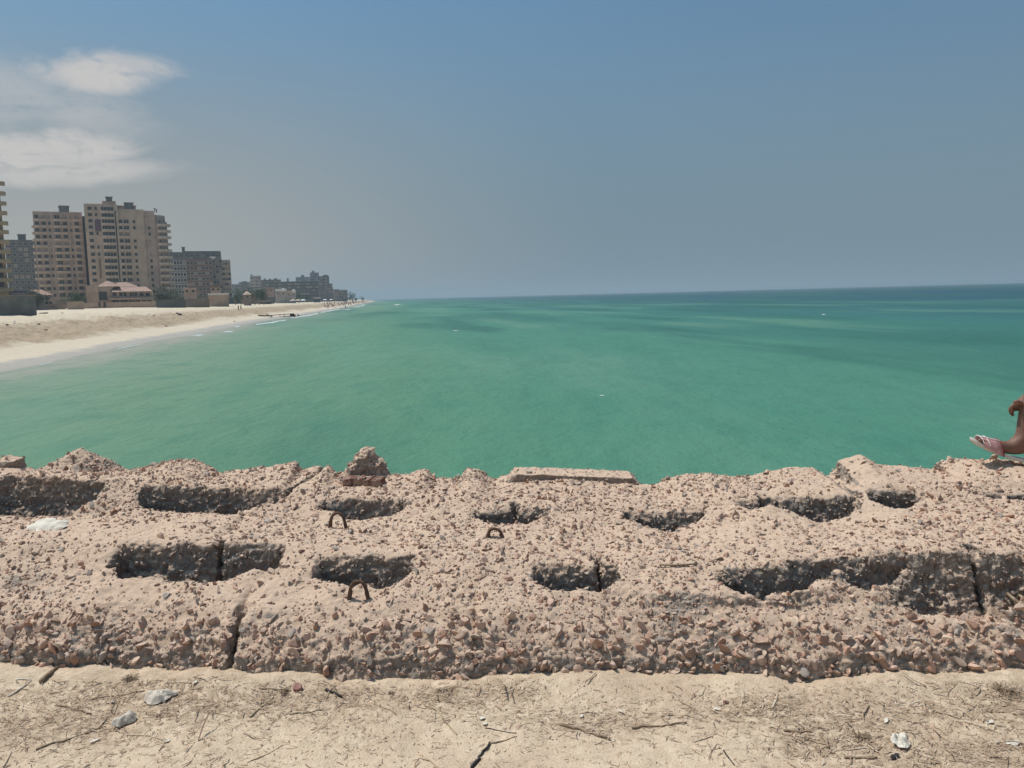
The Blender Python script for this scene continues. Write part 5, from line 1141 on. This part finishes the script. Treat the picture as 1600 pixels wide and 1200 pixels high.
for i in range(86):
    px = rgp.choice([rgp.uniform(506, 572), rgp.gauss(545, 13)]); px = min(max(px, 504), 578)
    lo = hz_y(px) + 4.0; hi = np.interp(px, [500, 540, 570, 580], [483, 478.6, 473.6, 472.4]) 
    py = rgp.uniform(lo + .5, max(hi, lo + 1)); person_at(px, py, rgp.choice([0, 1, 2, 3, 4, 5, 6, 8, 8, 2]), 'one of the many bathers crowding the far tip of the beach', 'crowd of bathers on the far beach')
for i in range(5): person_at(558 + i * 4.3 + rgp.uniform(-1, 1), 477.2 - i * .7, 7, 'bather wading at the far edge of the crowd', 'waders before the crowd', 1.0)

# --- driftwood and rubbish on the beach
def log(pxs, rad, label, mt=m_dark, up_=.3):
    P = [on_beach(a, b_) + Vector((0, 0, up_ + c)) for a, b_, c in pxs]; c = sum(P, Vector()) / len(P); mb = MB(); mb.tube([p - c for p in P], [rad * random.uniform(.8, 1.2) for _ in P], 7, 0, True, .15); return tag(mb.build('driftwood_log', mt, None, c), label, 'log')
log([(404, 495.5, .1), (414, 495.8, .1), (424, 496, .2), (426, 496.4, .3)], .15, 'long dark driftwood log lying by the wash, left one'); log([(416, 495, .5), (425, 496.8, 0)], .11, 'short dark branch across the end of the left log')
P0 = on_beach(449, 495.5); o = tag(empty('boat_wreck', P0), 'dark wooden wreck with a raised end lying by the wash', 'wreck'); mb = MB()
mb.tube([(-6.5, 0, .55), (-3, 0, .7), (0, 0, .85), (1.9, 0, .95)], .10, 6); mb.build('top_beam', m_dark, o); mb = MB(); mb.tube([(-2.2, .3, .1), (0, .3, .2), (1.9, .2, .2)], .09, 6); mb.build('bottom_beam', m_dark, o)
for x_ in (1.9, .8, -1.0, -2.2): mb = MB(); mb.tube([(x_, .1, 0), (x_ + .05, .1, .95)], .15 if x_ > 1 else .08, 6); mb.build('post', m_dark, o)
mb = MB(); mb.box(.9, 1.8, .0, .2, .2, .85); mb.build('plank', m_dark, o)
rgd = random.Random(3)
def lump(px, py, r, label, mt, asp=.6):
    p = on_beach(px, py); V_, T_ = rock_template(2, rgd.randint(0, 999)); me = npmesh('beach_debris', V_ * np.array([r, r * .7, r * asp]), [T_], mt); tag(link('beach_debris', me, None, (p.x, p.y, p.z + r * asp * .4)), label, 'debris', 'rubbish lying on the beach')
LM = [(23, 503, .35, 'bright white scrap on the pale sand near the left edge', m_whitep), (42, 508, .3, 'white scrap right of the first, above the rough slope', m_whitep), (60, 508, .45, 'dark clump above the rough slope, right of the white scraps', m_dark), (72, 517, .5, 'dark clump on the rough slope at the left', m_wood), (232, 492.6, .6, 'pale heap on the sand below the villa', m_whitep), (268, 491, .4, 'dark clump on the sand below the dark grey wall', m_dark),
      (186, 519, .4, 'dark clump at the foot of the rough slope', m_dark), (260, 511, .55, 'pale lump at the foot of the slope in the middle of the beach', m_rail), (296, 498, .4, 'small dark clump on the mid beach', m_dark), (366, 503, .35, 'dark speck above the wash left of the driftwood', m_dark), (393, 493.8, .4, 'white speck left of the driftwood log', m_whitep), (158, 512, .35, 'dark clump in the middle of the rough slope', m_dark), (12, 509, .35, 'dark clump at the left edge above the slope', m_dark), (240, 494, .4, 'dark clump beside the pale heap', m_dark), (98, 490, .5, 'low dark clump below the boundary wall', m_wood)]
for a in LM: lump(*a)
log([(276, 492, .05), (279, 493.5, .05), (283, 494.6, .1)], .22, 'short dark plank on the upper beach')
p = on_beach(67, 490.5); V_, T_ = rock_template(2, 5); V_ = V_ * np.array([1.9, 1.2, .75]); me = npmesh('rubble_heap', V_, [T_], GREYB); tag(link('rubble_heap', me, None, (p.x, p.y, p.z)), 'grey heap of rubble at the end of the dark wall', 'rubble')
for i, (a, b_, r) in enumerate(((114, 482, .5), (118, 482, .55), (121.5, 481.6, .45))): lump(a, b_, r, ('brown mound left of the dark doorway, left one', 'brown mound left of the dark doorway, middle one', 'brown mound left of the dark doorway, right one')[i], BROWN)
for i in range(20): 
    px = rgd.uniform(0, 360); lump(px, hz_y(px) + rgd.uniform(18, 26) * (1 - px / 700), rgd.uniform(.12, .3), 'small dark scrap strewn on the beach slope', m_wood, .5)

for o in list(col.objects):
    if o.parent is None and o.get('category') and not o.get('kind'): o['kind'] = 'thing'
# ------------------------------------------------------------ the air
mb = MB(); mb.box(-10500, 10500, -400, 10500, -8.5, 60)
m_hz = bpy.data.materials.new('haze_air'); m_hz.use_nodes = True; t = m_hz.node_tree; t.nodes.remove(t.nodes['Principled BSDF'])
pv = node(t, 'ShaderNodeVolumePrincipled', i_Density=0.00027, i_Anisotropy=0.2); pv.inputs['Color'].default_value = (.60, .74, .82, 1)
t.links.new(pv.outputs[0], t.nodes['Material Output'].inputs['Volume'])
hz = mb.build('haze', m_hz); tag(hz, 'thin dusty air over the beach and the sea', kind='stuff')
